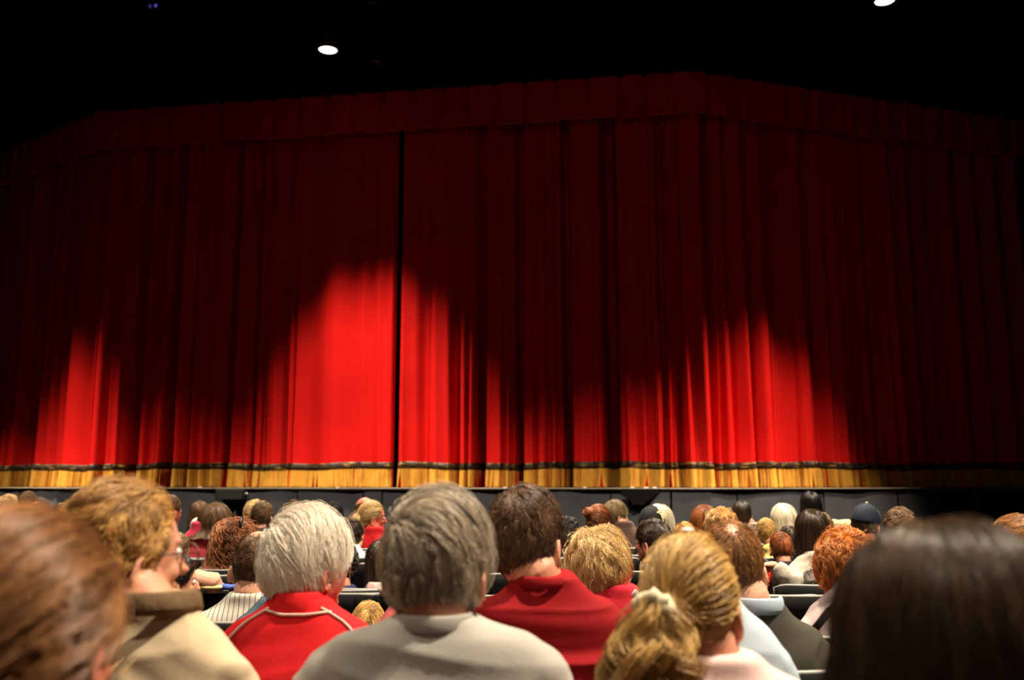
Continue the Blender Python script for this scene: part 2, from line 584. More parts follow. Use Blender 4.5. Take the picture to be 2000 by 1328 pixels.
def curtain_half(s0, s1, label):
    p, n = on_poly([(s0 + s1) / 2])
    root = empty('stage_curtain', (p[0][0], p[0][1], DECK), label, 'curtain')
    inv = Vector((-p[0][0], -p[0][1], -DECK))
    s = np.arange(s0, s1, 0.013)
    zf = np.linspace(0, 1, 30)
    off = offset_at(s, zf)
    m = ribbon_sheet('fabric', s, off, CT_BOT, CT_TOP, 30, M_RED, root)
    m.location = inv
    # braid band: stands a little proud, upper edge dips and lifts with the cloth
    zt = np.array([DECK + 0.268, DECK + 0.285, DECK + 0.315, DECK + 0.360, DECK + 0.380])
    zr = (zt - CT_BOT) / (CT_TOP - CT_BOT)
    base = offset_at(s, zr)
    bulge = np.array([0.0, 0.018, 0.022, 0.018, 0.0])
    lift = (0.014 * np.sin(s * 1.9) + 0.008 * np.sin(s * 6.1 + 2))[:, None] * np.ones(5)[None, :]
    weave = 0.004 * np.sin(s[:, None] * 140 + np.array([0, 1, 2, 1, 0])[None, :] * 1.6)
    pp, nn = on_poly(s)
    V = []
    for j in range(5):
        q = pp + nn * (base[:, j] + 0.008 + bulge[j] + weave[:, j])[:, None]
        V.append(np.column_stack([q, zt[j] + lift[:, j]]))
    V = np.vstack(V); c = len(s)
    Fc = [(j * c + i, j * c + i + 1, (j + 1) * c + i + 1, (j + 1) * c + i) for j in range(4) for i in range(c - 1)]
    b = link('braid_trim', mesh_of('braid_trim', V, Fc), M_BRAID, root); b.location = inv
    # fringe: thousands of hanging threads, parted here and there
    r = np.random.RandomState(int(s0 * 10) + 3)
    nt = int((s1 - s0) / 0.0027)
    ss = np.sort(r.uniform(s0 + 0.01, s1 - 0.01, nt))
    gapc = np.sort(r.uniform(s0, s1, int((s1 - s0) / 0.34)))
    gapw = r.uniform(0.015, 0.045, len(gapc)) * (r.uniform(size=len(gapc)) < 0.38)
    push = np.zeros(nt)
    for gc, gw in zip(gapc, gapw):
        d_ = ss - gc
        push += np.sign(d_) * gw * 0.8 * np.exp(-(d_ / 0.04) ** 2)
    k = 6
    tt = np.linspace(0, 1, k)
    basef = offset_at(s, [0.0])[:, 0]
    of = np.interp(ss, s, basef)
    lift1 = np.interp(ss, s, lift[:, 0])
    pts = np.zeros((nt, k, 3))
    wig = 0.0035 * r.normal(size=nt) + 0.004 * np.sin(ss * 31)
    outw = 0.008 * r.uniform(0, 1, nt)
    ln = 0.258 + 0.006 * r.normal(size=nt)
    for j, t in enumerate(tt):
        sj = ss + push * t ** 1.3 + wig * t * t
        pj, nj = on_poly(sj)
        oj = of + 0.016 + outw + 0.018 * t
        q = pj + nj * oj[:, None]
        z = DECK + 0.275 + lift1 - (ln + lift1) * t
        pts[:, j, :2] = q
        pts[:, j, 2] = np.maximum(z, DECK + 0.004)
    fr = curves('fringe', pts, 0.0040, M_GOLD, root, tone=r.uniform(0, 1, nt), taper=False)
    fr.location = inv
    fr['kind'] = 'stuff'
    return root


def curves(name, pts, radius, m, parent=None, tone=None, taper=True):
    n, k, _ = pts.shape
    hc = bpy.data.hair_curves.new(name)
    hc.add_curves([k] * n)
    hc.position_data.foreach_set('vector', pts.astype(np.float32).ravel())
    at = hc.attributes.get('radius') or hc.attributes.new('radius', 'FLOAT', 'POINT')
    r = np.full((n, k), radius, np.float32)
    if taper: r *= np.linspace(1, 0.35, k)[None, :] ** 0.6
    at.data.foreach_set('value', r.ravel())
    if tone is not None:
        t = hc.attributes.new('tone', 'FLOAT', 'CURVE')
        t.data.foreach_set('value', np.clip(tone, 0, 1).astype(np.float32))
    hc.materials.append(m)
    o = bpy.data.objects.new(name, hc)
    COL.objects.link(o)
    if parent: o.parent = parent
    return o


curtain_half(0.0, SPLIT - 0.038, 'left half of the red velvet stage curtain with gold fringe')
curtain_half(SPLIT + 0.038, TOTAL, 'right half of the red velvet stage curtain, darkening away from the centre split')

# valance across the top
s = np.arange(0, TOTAL + 0.01, 0.016)
vr = np.random.RandomState(9)
vroot = empty('curtain_valance', (0, 13.8, CAMZ + HT), 'short pleated dark red valance across the top of the curtain', 'valance')
dips = np.cumsum(vr.uniform(0.34, 0.52, 80))
dd = np.zeros_like(s)
for c in dips:
    dd += vr.uniform(0.5, 1.0) * np.exp(-np.abs((s - c) / 0.034) ** 2)
VZ0, VZ1 = CAMZ + HT - 0.66, CAMZ + HT
zz = np.linspace(0, 1, 12)
off = 0.34 - 0.20 * dd[:, None] * (1.0 - 0.35 * zz)[None, :] + 0.012 * np.sin(s * 19)[:, None] * np.ones(12)[None, :]
zw = (0.035 * dd + 0.012 * np.sin(s * 3.3))[:, None] * (1 - zz)[None, :]
v = ribbon_sheet('fabric', s, off, VZ0, VZ1, 12, M_RED, vroot, zwave=zw)
v.location = (0, -13.8, -(CAMZ + HT))
pp, nn = on_poly(s)
q = pp + nn * (off[:, 0] + 0.012)[:, None]
g = Geo(); g.tube(np.column_stack([q, VZ0 + zw[:, 0]])[::2], 0.013, 6)
h = link('hem_piping', g.mesh('hem_piping'), mat('red_satin', (0.85, 0.03, 0.02), 0.3, 0.6, bump=(80, 0.1, 0.001)), vroot)
h.location = v.location
# black border above it and black leg at the right
p, n = on_poly(s[::6])
q = p + n * 0.40
V, Fc = [], []
for (x, y) in q: V += [(x, y, CAMZ + HT - 0.02), (x, y, 10.04)]
Fc = [(2 * i, 2 * i + 2, 2 * i + 3, 2 * i + 1) for i in range(len(q) - 1)]
o = link('wall_border', mesh_of('wall_border', V, Fc), M_DRAPE); o['kind'] = 'structure'
slab('wall_masking', (K3[0] + 2.15, K3[1] - 0.35, 5.6), (2.1, 0.05, 4.4), M_DRAPE)


# ------------------------------------------------------------------ lamps
def downlight(loc, r, label, lit=True, tilt=(0, 0)):
    root = empty('hanging_downlight', loc, label, 'lamp')
    g = Geo(); g.lathe([(r * 0.25, 0.55), (r * 0.6, 0.5), (r * 1.02, 0.32), (r * 1.06, 0.0), (r * 1.0, 0.0), (r * 0.93, 0.06), (r * .6, 0.3), (0.001, .31)])
    link('housing', g.mesh('housing'), mat('lamp_housing', (0.01, 0.01, 0.01), 0.5, 0.4, bump=(50, 0.1, 0.001)), root)
    g = Geo(); g.lathe([(0.001, 0.0), (r * 0.55, 0.004), (r * 0.96, 0.012), (r * 0.99, 0.03), (0.001, 0.032)])
    link('lens', g.mesh('lens'), mat('lamp_glow', (1, 1, 1), 0.5, emit=(1.0, 0.95, 0.85), estr=2.6, bump=(50, 0.1, 0.001)), root)
    g = Geo(); g.tube([(0, 0, .53), (0, 0, 10.1 - loc[2])], 0.02, 8)
    link('hanging_rod', g.mesh('rod'), M_BLACK, root)
    return root


downlight(STAGE_LAMPS[0][0], 0.14, 'bright round downlight hanging in front of the middle of the curtain')
downlight(STAGE_LAMPS[1][0], 0.13, 'bright downlight cut by the picture\'s upper edge, over the right of the curtain')
downlight(STAGE_LAMPS[2][0], 0.14, 'downlight above the far left bend of the curtain')
for i, hl in enumerate(HOUSE_LAMPS):
    downlight(hl[0], 0.13, 'house downlight over the seats, ' + ['nearest on the right', 'nearest on the left', 'added behind the camera as weak fill', 'over the middle rows', 'first of the front row from the left', 'second of the front row from the left', 'third of the front row from the left', 'fourth of the front row from the left', 'last of the front row'][i])

# small things up in the dark
for k, x in enumerate((293, 304)):
    c = P(x, 12 - k, 13.0)
    root = empty('indicator_lamp', c, ['dim violet indicator light, the left one of a pair high in the dark', 'brighter violet indicator light, the right one of a pair high in the dark'][k], 'indicator light')
    link('casing', Geo().box((0, 0.05, 0), (0.035, 0.045, 0.04)).mesh('casing'), M_BLACK, root, False)
    link('diode', Geo().ell((0, 0, 0), (0.026, 0.014, 0.03)).mesh('diode'), mat('violet_glow_%d' % k, (0.1, 0.08, 0.3), emit=(0.16, 0.12, 0.62), estr=(0.16, 0.42)[k], bump=(50, .1, .001)), root)
    link('bracket', Geo().tube([(0, 0.06, 0), (0, 0.06, 10.05 - c.z)], 0.012, 6).mesh('bracket'), M_BLACK, root)
for k, (x, y) in enumerate(((731, 117), (725, 3))):
    c = P(x, y, 12.2)
    root = empty('stage_lantern', c, ['unlit theatre lantern, a faint brown glint right of the hanging lamp', 'unlit theatre lantern at the upper edge above the curtain'][k], 'lantern')
    g = Geo(); g.tube([(-0.05, 0, 0), (0.0, 0, 0), (0.14, 0.02, -0.02)], [(0.03, 0.03), (0.035, 0.035), (0.04, 0.04)], 12)
    link('barrel', g.mesh('barrel'), mat('lantern_dark_metal', (0.05, 0.04, 0.035), 0.35, 0.5, metal=0.6, bump=(60, .1, .001)), root)
    g = Geo(); g.tube([(0.05, 0, 0.03), (0.05, 0, 10.05 - c.z)], 0.01, 6)
    link('hook', g.mesh('hook'), M_BLACK, root)

# speakers hung on the stage lip
def lip_speaker(x0, x1, y0, y1, label):
    Y = 13.05 if x0 < 1000 else 13.2
    s_ = s_of_px((x0 + x1) / 2)
    p, n = on_poly([s_])
    q = p[0] + n[0] * 0.78
    a = P(x0, y0, q[1]); b = P(x1, y1, q[1])
    w, hh = (b.x - a.x) / 2, (a.z - b.z) / 2
    c = Vector(((a.x + b.x) / 2, q[1], 0))
    root = empty('front_speaker', c, label, 'loudspeaker')
    mb = mat('speaker_black', (0.006, 0.007, 0.006), 0.6, 0.3, bump=(200, 0.2, 0.001))
    zc = (a.z + b.z) / 2
    cb = link('cabinet', Geo().box((0, 0.02, zc), (w, 0.11, hh)).mesh('cabinet'), mb, root, False)
    bv = cb.modifiers.new('b', 'BEVEL'); bv.width = 0.012; bv.segments = 2
    link('grille', Geo().box((0, -0.095, zc), (w * 0.92, 0.008, hh * 0.86)).mesh('grille'), mat('speaker_grille', (0.01, 0.011, 0.01), 0.5, 0.4, bump=(500, 0.5, 0.002)), root, False)
    g = Geo(); g.tube([(w * 0.3, 0.03, zc - hh), (w * 0.3, 0.03, 0.03)], 0.025, 10); g.tube([(w * 0.3, 0.03, 0.0), (w * 0.3, 0.03, 0.03)], 0.14, 16)
    link('stand', g.mesh('stand'), mb, root)
    g = Geo(); g.ell((w + 0.025, 0, zc + 0.01), (0.02, 0.02, 0.02)); g.tube([(w - 0.01, 0, zc + .01), (w + 0.03, 0, zc + .01)], 0.012, 8)
    link('clamp_knob', g.mesh('knob'), mat('steel_bright', (0.6, 0.6, 0.6), 0.3, 0.5, metal=0.8, bump=(50, .1, .001)), root)


lip_speaker(424, 478, 955, 976, 'black speaker box against the stage skirt at the left, behind the seated heads')
lip_speaker(1808, 1878, 957, 979, 'black speaker box against the stage skirt at the right, in the dim end')
# flat ragged black shape for the dark patch on the skirt
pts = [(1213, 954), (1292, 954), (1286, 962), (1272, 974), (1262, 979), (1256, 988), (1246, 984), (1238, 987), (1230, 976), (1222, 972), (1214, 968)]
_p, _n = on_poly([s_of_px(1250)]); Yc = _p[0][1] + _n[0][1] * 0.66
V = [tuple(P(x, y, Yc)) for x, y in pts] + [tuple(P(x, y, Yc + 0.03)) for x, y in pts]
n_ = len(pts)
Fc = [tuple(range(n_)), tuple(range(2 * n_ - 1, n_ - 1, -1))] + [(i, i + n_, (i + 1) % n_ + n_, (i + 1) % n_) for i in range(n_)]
o = link('hanging_black_patch', mesh_of('black_patch', V, Fc), mat('black_patch', (0.004, 0.004, 0.004), 0.95, 0.05, bump=(60, .4, .004)), smooth=False)
tag(o, 'ragged black patch on the skirt below the stage lip right of centre', 'cloth')
# pale blocks painted as glints of lit deck behind the fringe
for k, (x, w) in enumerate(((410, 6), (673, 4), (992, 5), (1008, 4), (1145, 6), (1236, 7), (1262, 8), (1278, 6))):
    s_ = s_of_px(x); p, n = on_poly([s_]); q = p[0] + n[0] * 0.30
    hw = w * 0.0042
    o = link('deck_highlight', Geo().box((0, 0, 0.008), (hw, 0.012, 0.008)).mesh('highlight_block'), mat('highlight_white', (0.8, 0.78, 0.74), 0.5, bump=(50, .3, .002)), None, False)
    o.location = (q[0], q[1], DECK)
    tag(o, 'painted white scrap on the stage edge under the gold fringe, ' + ['first', 'second', 'third', 'fourth', 'fifth', 'sixth', 'seventh', 'eighth'][k] + ' from the left', 'highlight', 'painted highlights along the stage edge')


# ------------------------------------------------------------------ chairs
def make_chair_meshes():
    d = {}
    # curved backrest
    V, Fc = [], []
    nx, nz = 15, 8
    for side in (0, 1):
        for j in range(nz):
            z = 0.46 + (0.815 - 0.46) * j / (nz - 1)
            for i in range(nx):
                u = -1 + 2 * i / (nx - 1)
                taper = 0.235 * (0.93 + 0.07 * j / (nz - 1))
                x = u * taper
                y = 0.055 * u * u - 0.05 * (j / (nz - 1)) + (0.022 if side else 0)
                V.append((x, y, z - 0.012 * max(0, abs(u) - 0.85) / 0.15))
    N = nx * nz
    for j in range(nz - 1):
        for i in range(nx - 1):
            a = j * nx + i
            Fc.append((a, a + 1, a + nx + 1, a + nx))
            Fc.append((N + a, N + a + nx, N + a + nx + 1, N + a + 1))
    for i in range(nx - 1):
        Fc.append((i, N + i, N + i + 1, i + 1)); a = (nz - 1) * nx + i
        Fc.append((a, a + 1, N + a + 1, N + a))
    for j in range(nz - 1):
        a = j * nx; Fc.append((a, a + nx, N + a + nx, N + a)); b = a + nx - 1; Fc.append((b, N + b, N + b + nx, b + nx))
    d['backrest'] = (mesh_of('chair_backrest', V, Fc), M_BLACKPL)
    pts = []
    for i in range(19):
        u = -1 + 2 * i / 18
        pts.append((u * 0.235, 0.055 * u * u - 0.05 + 0.011, 0.818 - 0.012 * max(0, abs(u) - 0.85) / 0.15))
    g = Geo(); g.tube([(-0.236, 0.01, 0.72)] + pts + [(0.236, 0.01, 0.72)], 0.0075, 8)
    d['edge_tube'] = (g.mesh('chair_edge'), M_CHAIRLIT)
    g = Geo()
    V, Fc = [], []
    nx, ny = 9, 9
    for side in (0, 1):
        for j in range(ny):
            for i in range(nx):
                u, v = -1 + 2 * i / (nx - 1), -1 + 2 * j / (ny - 1)
                rr = 1 - 0.06 * (u * u) * (v * v)
                V.append((u * 0.225 * rr, 0.235 + v * 0.20 * rr, (0.45 - 0.012 * (1 - u * u) * (1 - v * v)) if side else 0.42 + 0.01 * (u * u + v * v) / 2))
    N = nx * ny
    for j in range(ny - 1):
        for i in range(nx - 1):
            a = j * nx + i
            Fc += [(a, a + nx, a + nx + 1, a + 1), (N + a, N + a + 1, N + a + nx + 1, N + a + nx)]
    for i in range(nx - 1):
        Fc.append((i, i + 1, N + i + 1, N + i)); a = (ny - 1) * nx + i; Fc.append((a, N + a, N + a + 1, a + 1))
    for j in range(ny - 1):
        a = j * nx; Fc.append((a, N + a, N + a + nx, a + nx)); b = a + nx - 1; Fc.append((b, b + nx, N + b + nx, N + b))
    d['seat'] = (mesh_of('chair_seat', V, Fc), M_BLACKPL)
    for i, (sx, y0, y1) in enumerate(((-1, 0.04, 0.0), (1, 0.04, 0.0), (-1, 0.40, 0.44), (1, 0.40, 0.44))):
        g = Geo()
        if i < 2:
            g.tube([(sx * 0.215, -0.01, 0), (sx * 0.215, 0.045, 0.44), (sx * 0.225, 0.03, 0.62)], 0.012, 8)
        else:
            g.tube([(sx * 0.215, 0.43, 0), (sx * 0.21, 0.40, 0.425)], 0.012, 8)
        d['leg%d' % i] = (g.mesh('chair_leg'), M_STEEL)
    return d


CH = make_chair_meshes()


def chair(x, y, label, rz=0, group=None):
    root = empty('auditorium_chair', (x, y, 0), label, 'chair', group, rz)
    for k, (m, mt) in CH.items():
        link('leg' if k.startswith('leg') else k, m, mt, root)
    return root


# ------------------------------------------------------------------ people
def R3(yaw, pitch=0, roll=0):
    return np.array(Matrix.Rotation(-math.radians(yaw), 3, 'Z') @ Matrix.Rotation(math.radians(pitch), 3, 'X') @ Matrix.Rotation(math.radians(roll), 3, 'Y'))


A0 = np.array((0.0765, 0.097, 0.104))


def hand_geo(g, wrist, d, palm_n, s=1.0):
    """palm and five bent fingers from wrist along d"""
    d = np.asarray(d, float); d /= np.linalg.norm(d)
    pn = np.asarray(palm_n, float); pn = pn - d * pn.dot(d); pn /= np.linalg.norm(pn)
    sd = np.cross(d, pn)
    w = np.asarray(wrist, float)
    g.tube([w - d * .02 * s, w + d * 0.03 * s, w + d * 0.085 * s], [(0.026 * s, 0.02 * s), (0.038 * s, 0.015 * s), (0.040 * s, 0.013 * s)], 12, up=pn)
    for i, (o_, l) in enumerate(((-0.029, 0.060), (-0.010, 0.072), (0.010, 0.068), (0.028, 0.052))):
        b = w + d * 0.078 * s + sd * o_ * s
        p1 = b + d * l * 0.45 * s - pn * 0.006 * s
        p2 = b + d * l * 0.78 * s - pn * 0.020 * s
        p3 = b + d * l * 0.95 * s - pn * 0.040 * s
        g.tube([b, p1, p2, p3], [0.0085 * s, 0.008 * s, 0.0075 * s, 0.006 * s], 8)
    b = w + d * 0.02 * s - sd * 0.028 * s
    g.tube([b, b + d * 0.03 * s - sd * 0.02 * s, b + d * 0.058 * s - sd * 0.028 * s - pn * 0.01 * s], [0.012 * s, 0.010 * s, 0.008 * s], 8)


def build_hair(root, HC, Rm, a, t, st, seed, zs, near, mats, bodyback=-0.17):
    under = under_mat(mats)
    """hair: under-shell 'hair' and child 'hair_strands' following a combing field"""
    r = np.random.RandomState(seed)
    hm = mats
    style = st['style']
    L = st.get('L', 0.05)
    whorl = np.array(st.get('whorl', (0.1, -0.55, 0.8)), float); whorl /= np.linalg.norm(whorl)
    bald = st.get('bald')          # (dir, cos radius)
    nape = st.get('nape', -0.78)

    def hairline(n, soft=0.0):
        y = n[:, 1]
        zmin = np.interp(y, [-1, -0.5, -0.15, 0.1, 0.3, 0.55, 0.75, 0.9, 1.0], [nape, nape + .03, nape + 0.25, -0.02, -0.12, 0.05, 0.42, 0.6, 0.8])
        k = n[:, 2] > zmin + soft * r.normal(size=len(n))
        if bald is not None:
            bd = np.array(bald[0], float); bd /= np.linalg.norm(bd)
            dp = n @ bd + soft * 0.8 * r.normal(size=len(n))
            k &= dp < bald[1]
        return k

    # ---- shell
    V, Fc = sphere(36, 26)
    mask = hairline(V)
    sh_t = t * st.get('shell', 0.45)
    lump = 1 + 0.10 * sn(V, 5, seed) 
    ax = a + sh_t
    W_ = V * (ax * np.array((1, 1, 1))) * (1 + (lump - 1)[:, None] * 0.5 * min(1, t / 0.03))
    keep = [f for f in Fc if all(mask[i] for i in f)]
    if style == 'long' or style == 'bob':
        # let the lower back of the shell hang straight
        low = V[:, 2] < 0.0
    idx = sorted({i for f in keep for i in f}); mp = {j: i for i, j in enumerate(idx)}
    inner = V[idx] * a * 0.97
    Vo = W_[idx]
    nV = len(idx)
    Vs = np.vstack([Vo, inner]) @ Rm.T + HC
    Fs = [tuple(mp[i] for i in f) for f in keep] + [tuple(mp[i] + nV for i in reversed(f)) for f in keep]
    from collections import Counter
    ed = Counter()
    for f in keep:
        for i in range(len(f)):
            e = (mp[f[i]], mp[f[(i + 1) % len(f)]])
            ed[e] += 1
    for (i, j) in list(ed):
        if (j, i) not in ed: Fs.append((j, i, i + nV, j + nV))
    m = mesh_of('hair', Vs, Fs)
    if style in ('long', 'bob') :
        # hanging back volume joined to the shell
        g = Geo(); g.V = [Vs]; g.F = [list(f) for f in Fs]; g.n = len(Vs)
        Lh = st['hang']
        sec = []
        wide = st.get('wide', 1.0)
        K = 9
        cols = 21
        vv = []
        for j in range(K):
            f_ = j / (K - 1)
            z = 0.01 - f_ * Lh
            wx = (a[0] + sh_t) * (1.0 - 0.04 * f_ + (wide - 1) * f_) * (1 - 0.28 * smooth(f_, 0.8, 1.0) * st.get('tip', 1))
            wy = (a[1] + sh_t) * (0.98 - 0.18 * f_)
            for side in (0, 1):
                for i in range(cols):
                    an = math.radians(-14 + (180 + 28) * i / (cols - 1))
                    q = 0.86 if side else 0.97
                    vv.append((math.cos(an) * wx * q, -math.sin(an) * wy * q - 0.004, z))
        vv = np.array(vv)
        ff = []
        for j in range(K - 1):
            A_ = j * 2 * cols; B_ = (j + 1) * 2 * cols
            for i in range(cols - 1):
                ff.append((A_ + i, A_ + i + 1, B_ + i + 1, B_ + i))
                ff.append((A_ + cols + i, B_ + cols + i, B_ + cols + i + 1, A_ + cols + i + 1))
            ff.append((A_, B_, B_ + cols, A_ + cols)); ff.append((A_ + cols - 1, A_ + 2 * cols - 1, B_ + 2 * cols - 1, B_ + cols - 1))
        E = (K - 1) * 2 * cols
        for i in range(cols - 1):
            ff.append((E + i, E + i + 1, E + cols + i + 1, E + cols + i)); ff.append((i, cols + i, cols + i + 1, i + 1))
        wv = vv @ Rm.T + HC
        wv = push_back(wv, zs, bodyback, 0.0)
        g.add(wv, ff)
        m = g.mesh('hair')
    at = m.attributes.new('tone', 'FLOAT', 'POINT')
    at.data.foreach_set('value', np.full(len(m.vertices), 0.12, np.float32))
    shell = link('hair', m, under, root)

    # ---- strands
    n = st.get('n', 1600)
    k = st.get('k', 12)
    n = int(n * (1.5 * st.get('nearmul', 3) if near else 1.25))
    if near: k += 3
    rad = st.get('rad', 0.0011) if not near else 0.0006
    N = r.normal(size=(int(n * 3.2), 3)); N /= np.linalg.norm(N, axis=1)[:, None]
    N = N[hairline(N, 0.03)][:n]
    n = len(N)
    lay = (0.5 + 0.5 * r.uniform(size=n) ** 0.8) * t
    if st.get('clump', 0) > 0:
        G = min(n, int(st.get('G', 60) * (3.2 if near else 1.3)))
        gi = r.choice(n, G, replace=False)
        gidx = gi[np.argmin(((N[:, None, :] - N[gi][None, :, :]) ** 2).sum(2), 1)]
        gl = r.uniform(0, 1, n)[gidx]
        lay = lay * (1 - st.get('relief', 0.5) * gl) 
    fly = r.uniform(size=n) < st.get('fly', 0.03)
    lay = np.where(fly, lay * 1.35 + 0.003, lay)
    if style == 'tied':
        T = np.array(st['tie'], float); T /= np.linalg.norm(T)
        tt = np.linspace(0, 1, k)
        dot = np.clip(N @ T, -1, 1); om = np.arccos(dot)
        jit = r.normal(size=(n, 3)) * 0.06
        pts = np.zeros((n, k, 3))
        for j, u in enumerate(tt):
            so = np.sin(om) + 1e-6
            q = (np.sin((1 - u) * om) / so)[:, None] * N + (np.sin(u * om) / so)[:, None] * (T + jit * 1.3)
            q /= np.linalg.norm(q, axis=1)[:, None]
            puff = lay * (0.25 + 0.9 * math.sin(math.pi * min(1, u * 0.9 + 0.08)))
            lumpn = 1 + 0.05 * sn(np.hstack([N[:, :2], N[:, 2:] * 1.0]) * 1.0, 9, seed + 4)
            pts[:, j] = q * (a + puff[:, None] * lumpn[:, None]) * (1 + 0.0 * u)
    else:
        p = N * a
        tang = N - whorl[None, :] * 1.0
        tang -= N * np.sum(tang * N, 1)[:, None]
        tang /= np.linalg.norm(tang, axis=1)[:, None] + 1e-6
        sw = np.cross(N, np.tile(whorl, (n, 1)))
        d = tang + sw * st.get('swirl', 0.3)
        if 'sweep' in st: d = d + np.array(st['sweep'])[None, :]
        d = d + N * st.get('lift', 0.35)
        nz = st.get('noise', 0.25)
        if nz:
            nv = np.stack([sn(N, st.get('nf', 7), seed + 10 + i) for i in range(3)], 1)
            d += nv * nz
        d /= np.linalg.norm(d, axis=1)[:, None]
        if style in ('long', 'bob'):
            Ls = L * r.uniform(0.9, 1.05, n)
            endz = -st['hang'] + 0.01
        else:
            Ls = L * r.uniform(0.65, 1.15, n) * np.interp(N[:, 2], [-0.8, 0.0, 0.8], [st.get('side', 0.6), 0.85, 1.15])
        seg = (Ls / (k - 1))[:, None]
        pts = np.zeros((n, k, 3)); pts[:, 0] = p
        grav = st.get('grav', 0.12)
        hang = style in ('long', 'bob')
        if hang: seg = np.full((n, 1), (L + 0.12) / (k - 1))
        for j in range(1, k):
            u = j / (k - 1)
            step_g = grav * (1.0 if not hang else 1.6)
            d = d + np.array((0, 0, -1.0)) * step_g
            q = p / a
            nr = q / a; nr /= np.linalg.norm(nr, axis=1)[:, None]
            dn = np.sum(d * nr, 1)[:, None]
            rr = np.linalg.norm(p / (a + lay[:, None]), axis=1)
            if hang:
                d = d - nr * dn * ((q[:, 2] > 0.05)[:, None] * 0.8)
                inside = (q[:, 2] <= 0.05)
                d = np.where(inside[:, None], d * np.array((0.35, 0.35, 1.0)), d)
            else:
                d = d - nr * dn * 0.7
            if nz:
                d += 0.5 * nz * np.stack([sn(p * 30, 0.35 * st.get('nf', 7), seed + 20 + i) for i in range(3)], 1)
            d /= np.linalg.norm(d, axis=1)[:, None] + 1e-9
            p = p + d * seg
            tgt = a + lay[:, None] * min(1, 0.6 + u * 3)
            rr = np.linalg.norm(p / tgt, axis=1)
            if hang:
                up = p[:, 2] > 0
                f_ = np.where(up, 1 / np.maximum(rr, 1e-6), 1.0)
                p = p * (1 + (f_ - 1) * 0.85)[:, None]
                # below: keep on an elliptical cylinder
                rc = np.sqrt((p[:, 0] / tgt[:, 0]) ** 2 + (p[:, 1] / tgt[:, 1]) ** 2)
                dn_ = ~up
                fr = np.clip(-p[:, 2] / st['hang'], 0, 1)
                wx = 1 + (st.get('wide', 1.0) - 1) * fr
                g2 = np.where(dn_, 1 / np.maximum(rc, 1e-6), 1.0)
                p[:, 0] *= 1 + (g2 * np.where(dn_, wx, 1) - 1) * 0.8
                p[:, 1] *= 1 + (g2 - 1) * 0.8
                p[:, 2] = np.maximum(p[:, 2], endz - 0.02 * (lay / t) + 0.012 * sn(N, 9, seed + 3))
                # keep off the face
                front = dn_ & (p[:, 1] > 0.045)
                p[front, 1] = 0.045 - 0.3 * (p[front, 1] - 0.045)
            else:
                f_ = 1 / np.maximum(rr, 1e-6)
                k_ = np.where(f_ > 1, 1.0, st.get('hug', 0.7))
                p = p * (1 + (f_ - 1) * k_)[:, None]
            pts[:, j] = p
    # clumps
    if st.get('clump', 0) > 0:
        w = 0.85 * st['clump'] * np.linspace(0, 1, k)[None, :, None] ** 1.2 * np.where(fly, 0.3, 1.0)[:, None, None]
        pts = pts + w * (pts[gidx] - pts)
        gphase = r.uniform(0, 6.28, n)[gidx]
        gtone = r.uniform(0, 1, n)[gidx]
    else:
        gphase = 2.5 * sn(N, 6, seed + 8); gtone = 0.5 + 0.5 * sn(N, 8, seed + 9)
    # waves / curls
    if st.get('wave', 0) > 0:
        am, fq = st['wave'], st.get('freq', 3)
        tn = np.gradient(pts, axis=1); tn /= np.linalg.norm(tn, axis=2)[..., None] + 1e-9
        e1 = N[:, None, :] - tn * np.sum(N[:, None, :] * tn, 2)[..., None]
        e1 /= np.linalg.norm(e1, axis=2)[..., None] + 1e-9
        e2 = np.cross(tn, e1)
        u = np.linspace(0, 1, k)[None, :]
        ph = 6.283 * fq * u + gphase[:, None]
        env = smooth(u, 0.0, 0.3)
        pts = pts + am * env[..., None] * (np.cos(ph)[..., None] * e2 + st.get('curl', 0.5) * np.sin(ph)[..., None] * e1)
    if st.get('frizz', 0) > 0:
        pts = pts + r.normal(size=pts.shape) * st['frizz'] * np.linspace(0, 1, k)[None, :, None]
    W2 = pts @ Rm.T + HC
    if style in ('long', 'bob'):
        W2 = push_back(W2.reshape(-1, 3), zs, bodyback, 0.012).reshape(W2.shape)
    tone = 0.65 * gtone + 0.35 * r.uniform(size=n)
    if 'darklow' in st:   # darker strands towards the nape
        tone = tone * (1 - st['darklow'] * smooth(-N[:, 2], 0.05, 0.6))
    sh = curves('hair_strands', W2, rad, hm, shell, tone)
    sh['kind'] = 'stuff'

    extras = []
    # tail / bun
    if 'tail' in st:
        tl = st['tail']
        T = np.array(st['tie'], float); T /= np.linalg.norm(T)
        base = T * (a + t * 0.7 + tl.get('out', 0.0))
        nt = int(tl.get('n', 900) * (3 if near else 1)); kk = 18 if near else 14
        off0 = r.normal(size=(nt, 3)) * tl.get('r0', 0.012)
        dd_ = np.tile(np.array(tl.get('dir', (0, -0.8, -0.3)), float), (nt, 1)) + off0 * tl.get('spread', 25)
        p = base + off0
        tp = np.zeros((nt, kk, 3)); tp[:, 0] = p
        ll = tl['L'] * r.uniform(0.75, 1.05, nt) / (kk - 1)
        for j in range(1, kk):
            dd_ = dd_ + np.array((0, 0, -tl.get('grav', 0.25)))
            dd_ /= np.linalg.norm(dd_, axis=1)[:, None]
            p = p + dd_ * ll[:, None]
            tp[:, j] = p
        G = tl.get('G', 30); gi = r.choice(nt, G, replace=False)
        D = ((off0[:, None, :] - off0[gi][None]) ** 2).sum(2); gx = gi[np.argmin(D, 1)]
        w = tl.get('clump', 0.5) * np.linspace(0, 1, kk)[None, :, None]
        tp = tp + w * (tp[gx] - tp)
        ph0 = r.uniform(0, 6.28, nt)[gx]; ph1 = r.uniform(0, 6.28, nt)[gx]
        u = np.linspace(0, 1, kk)[None, :]
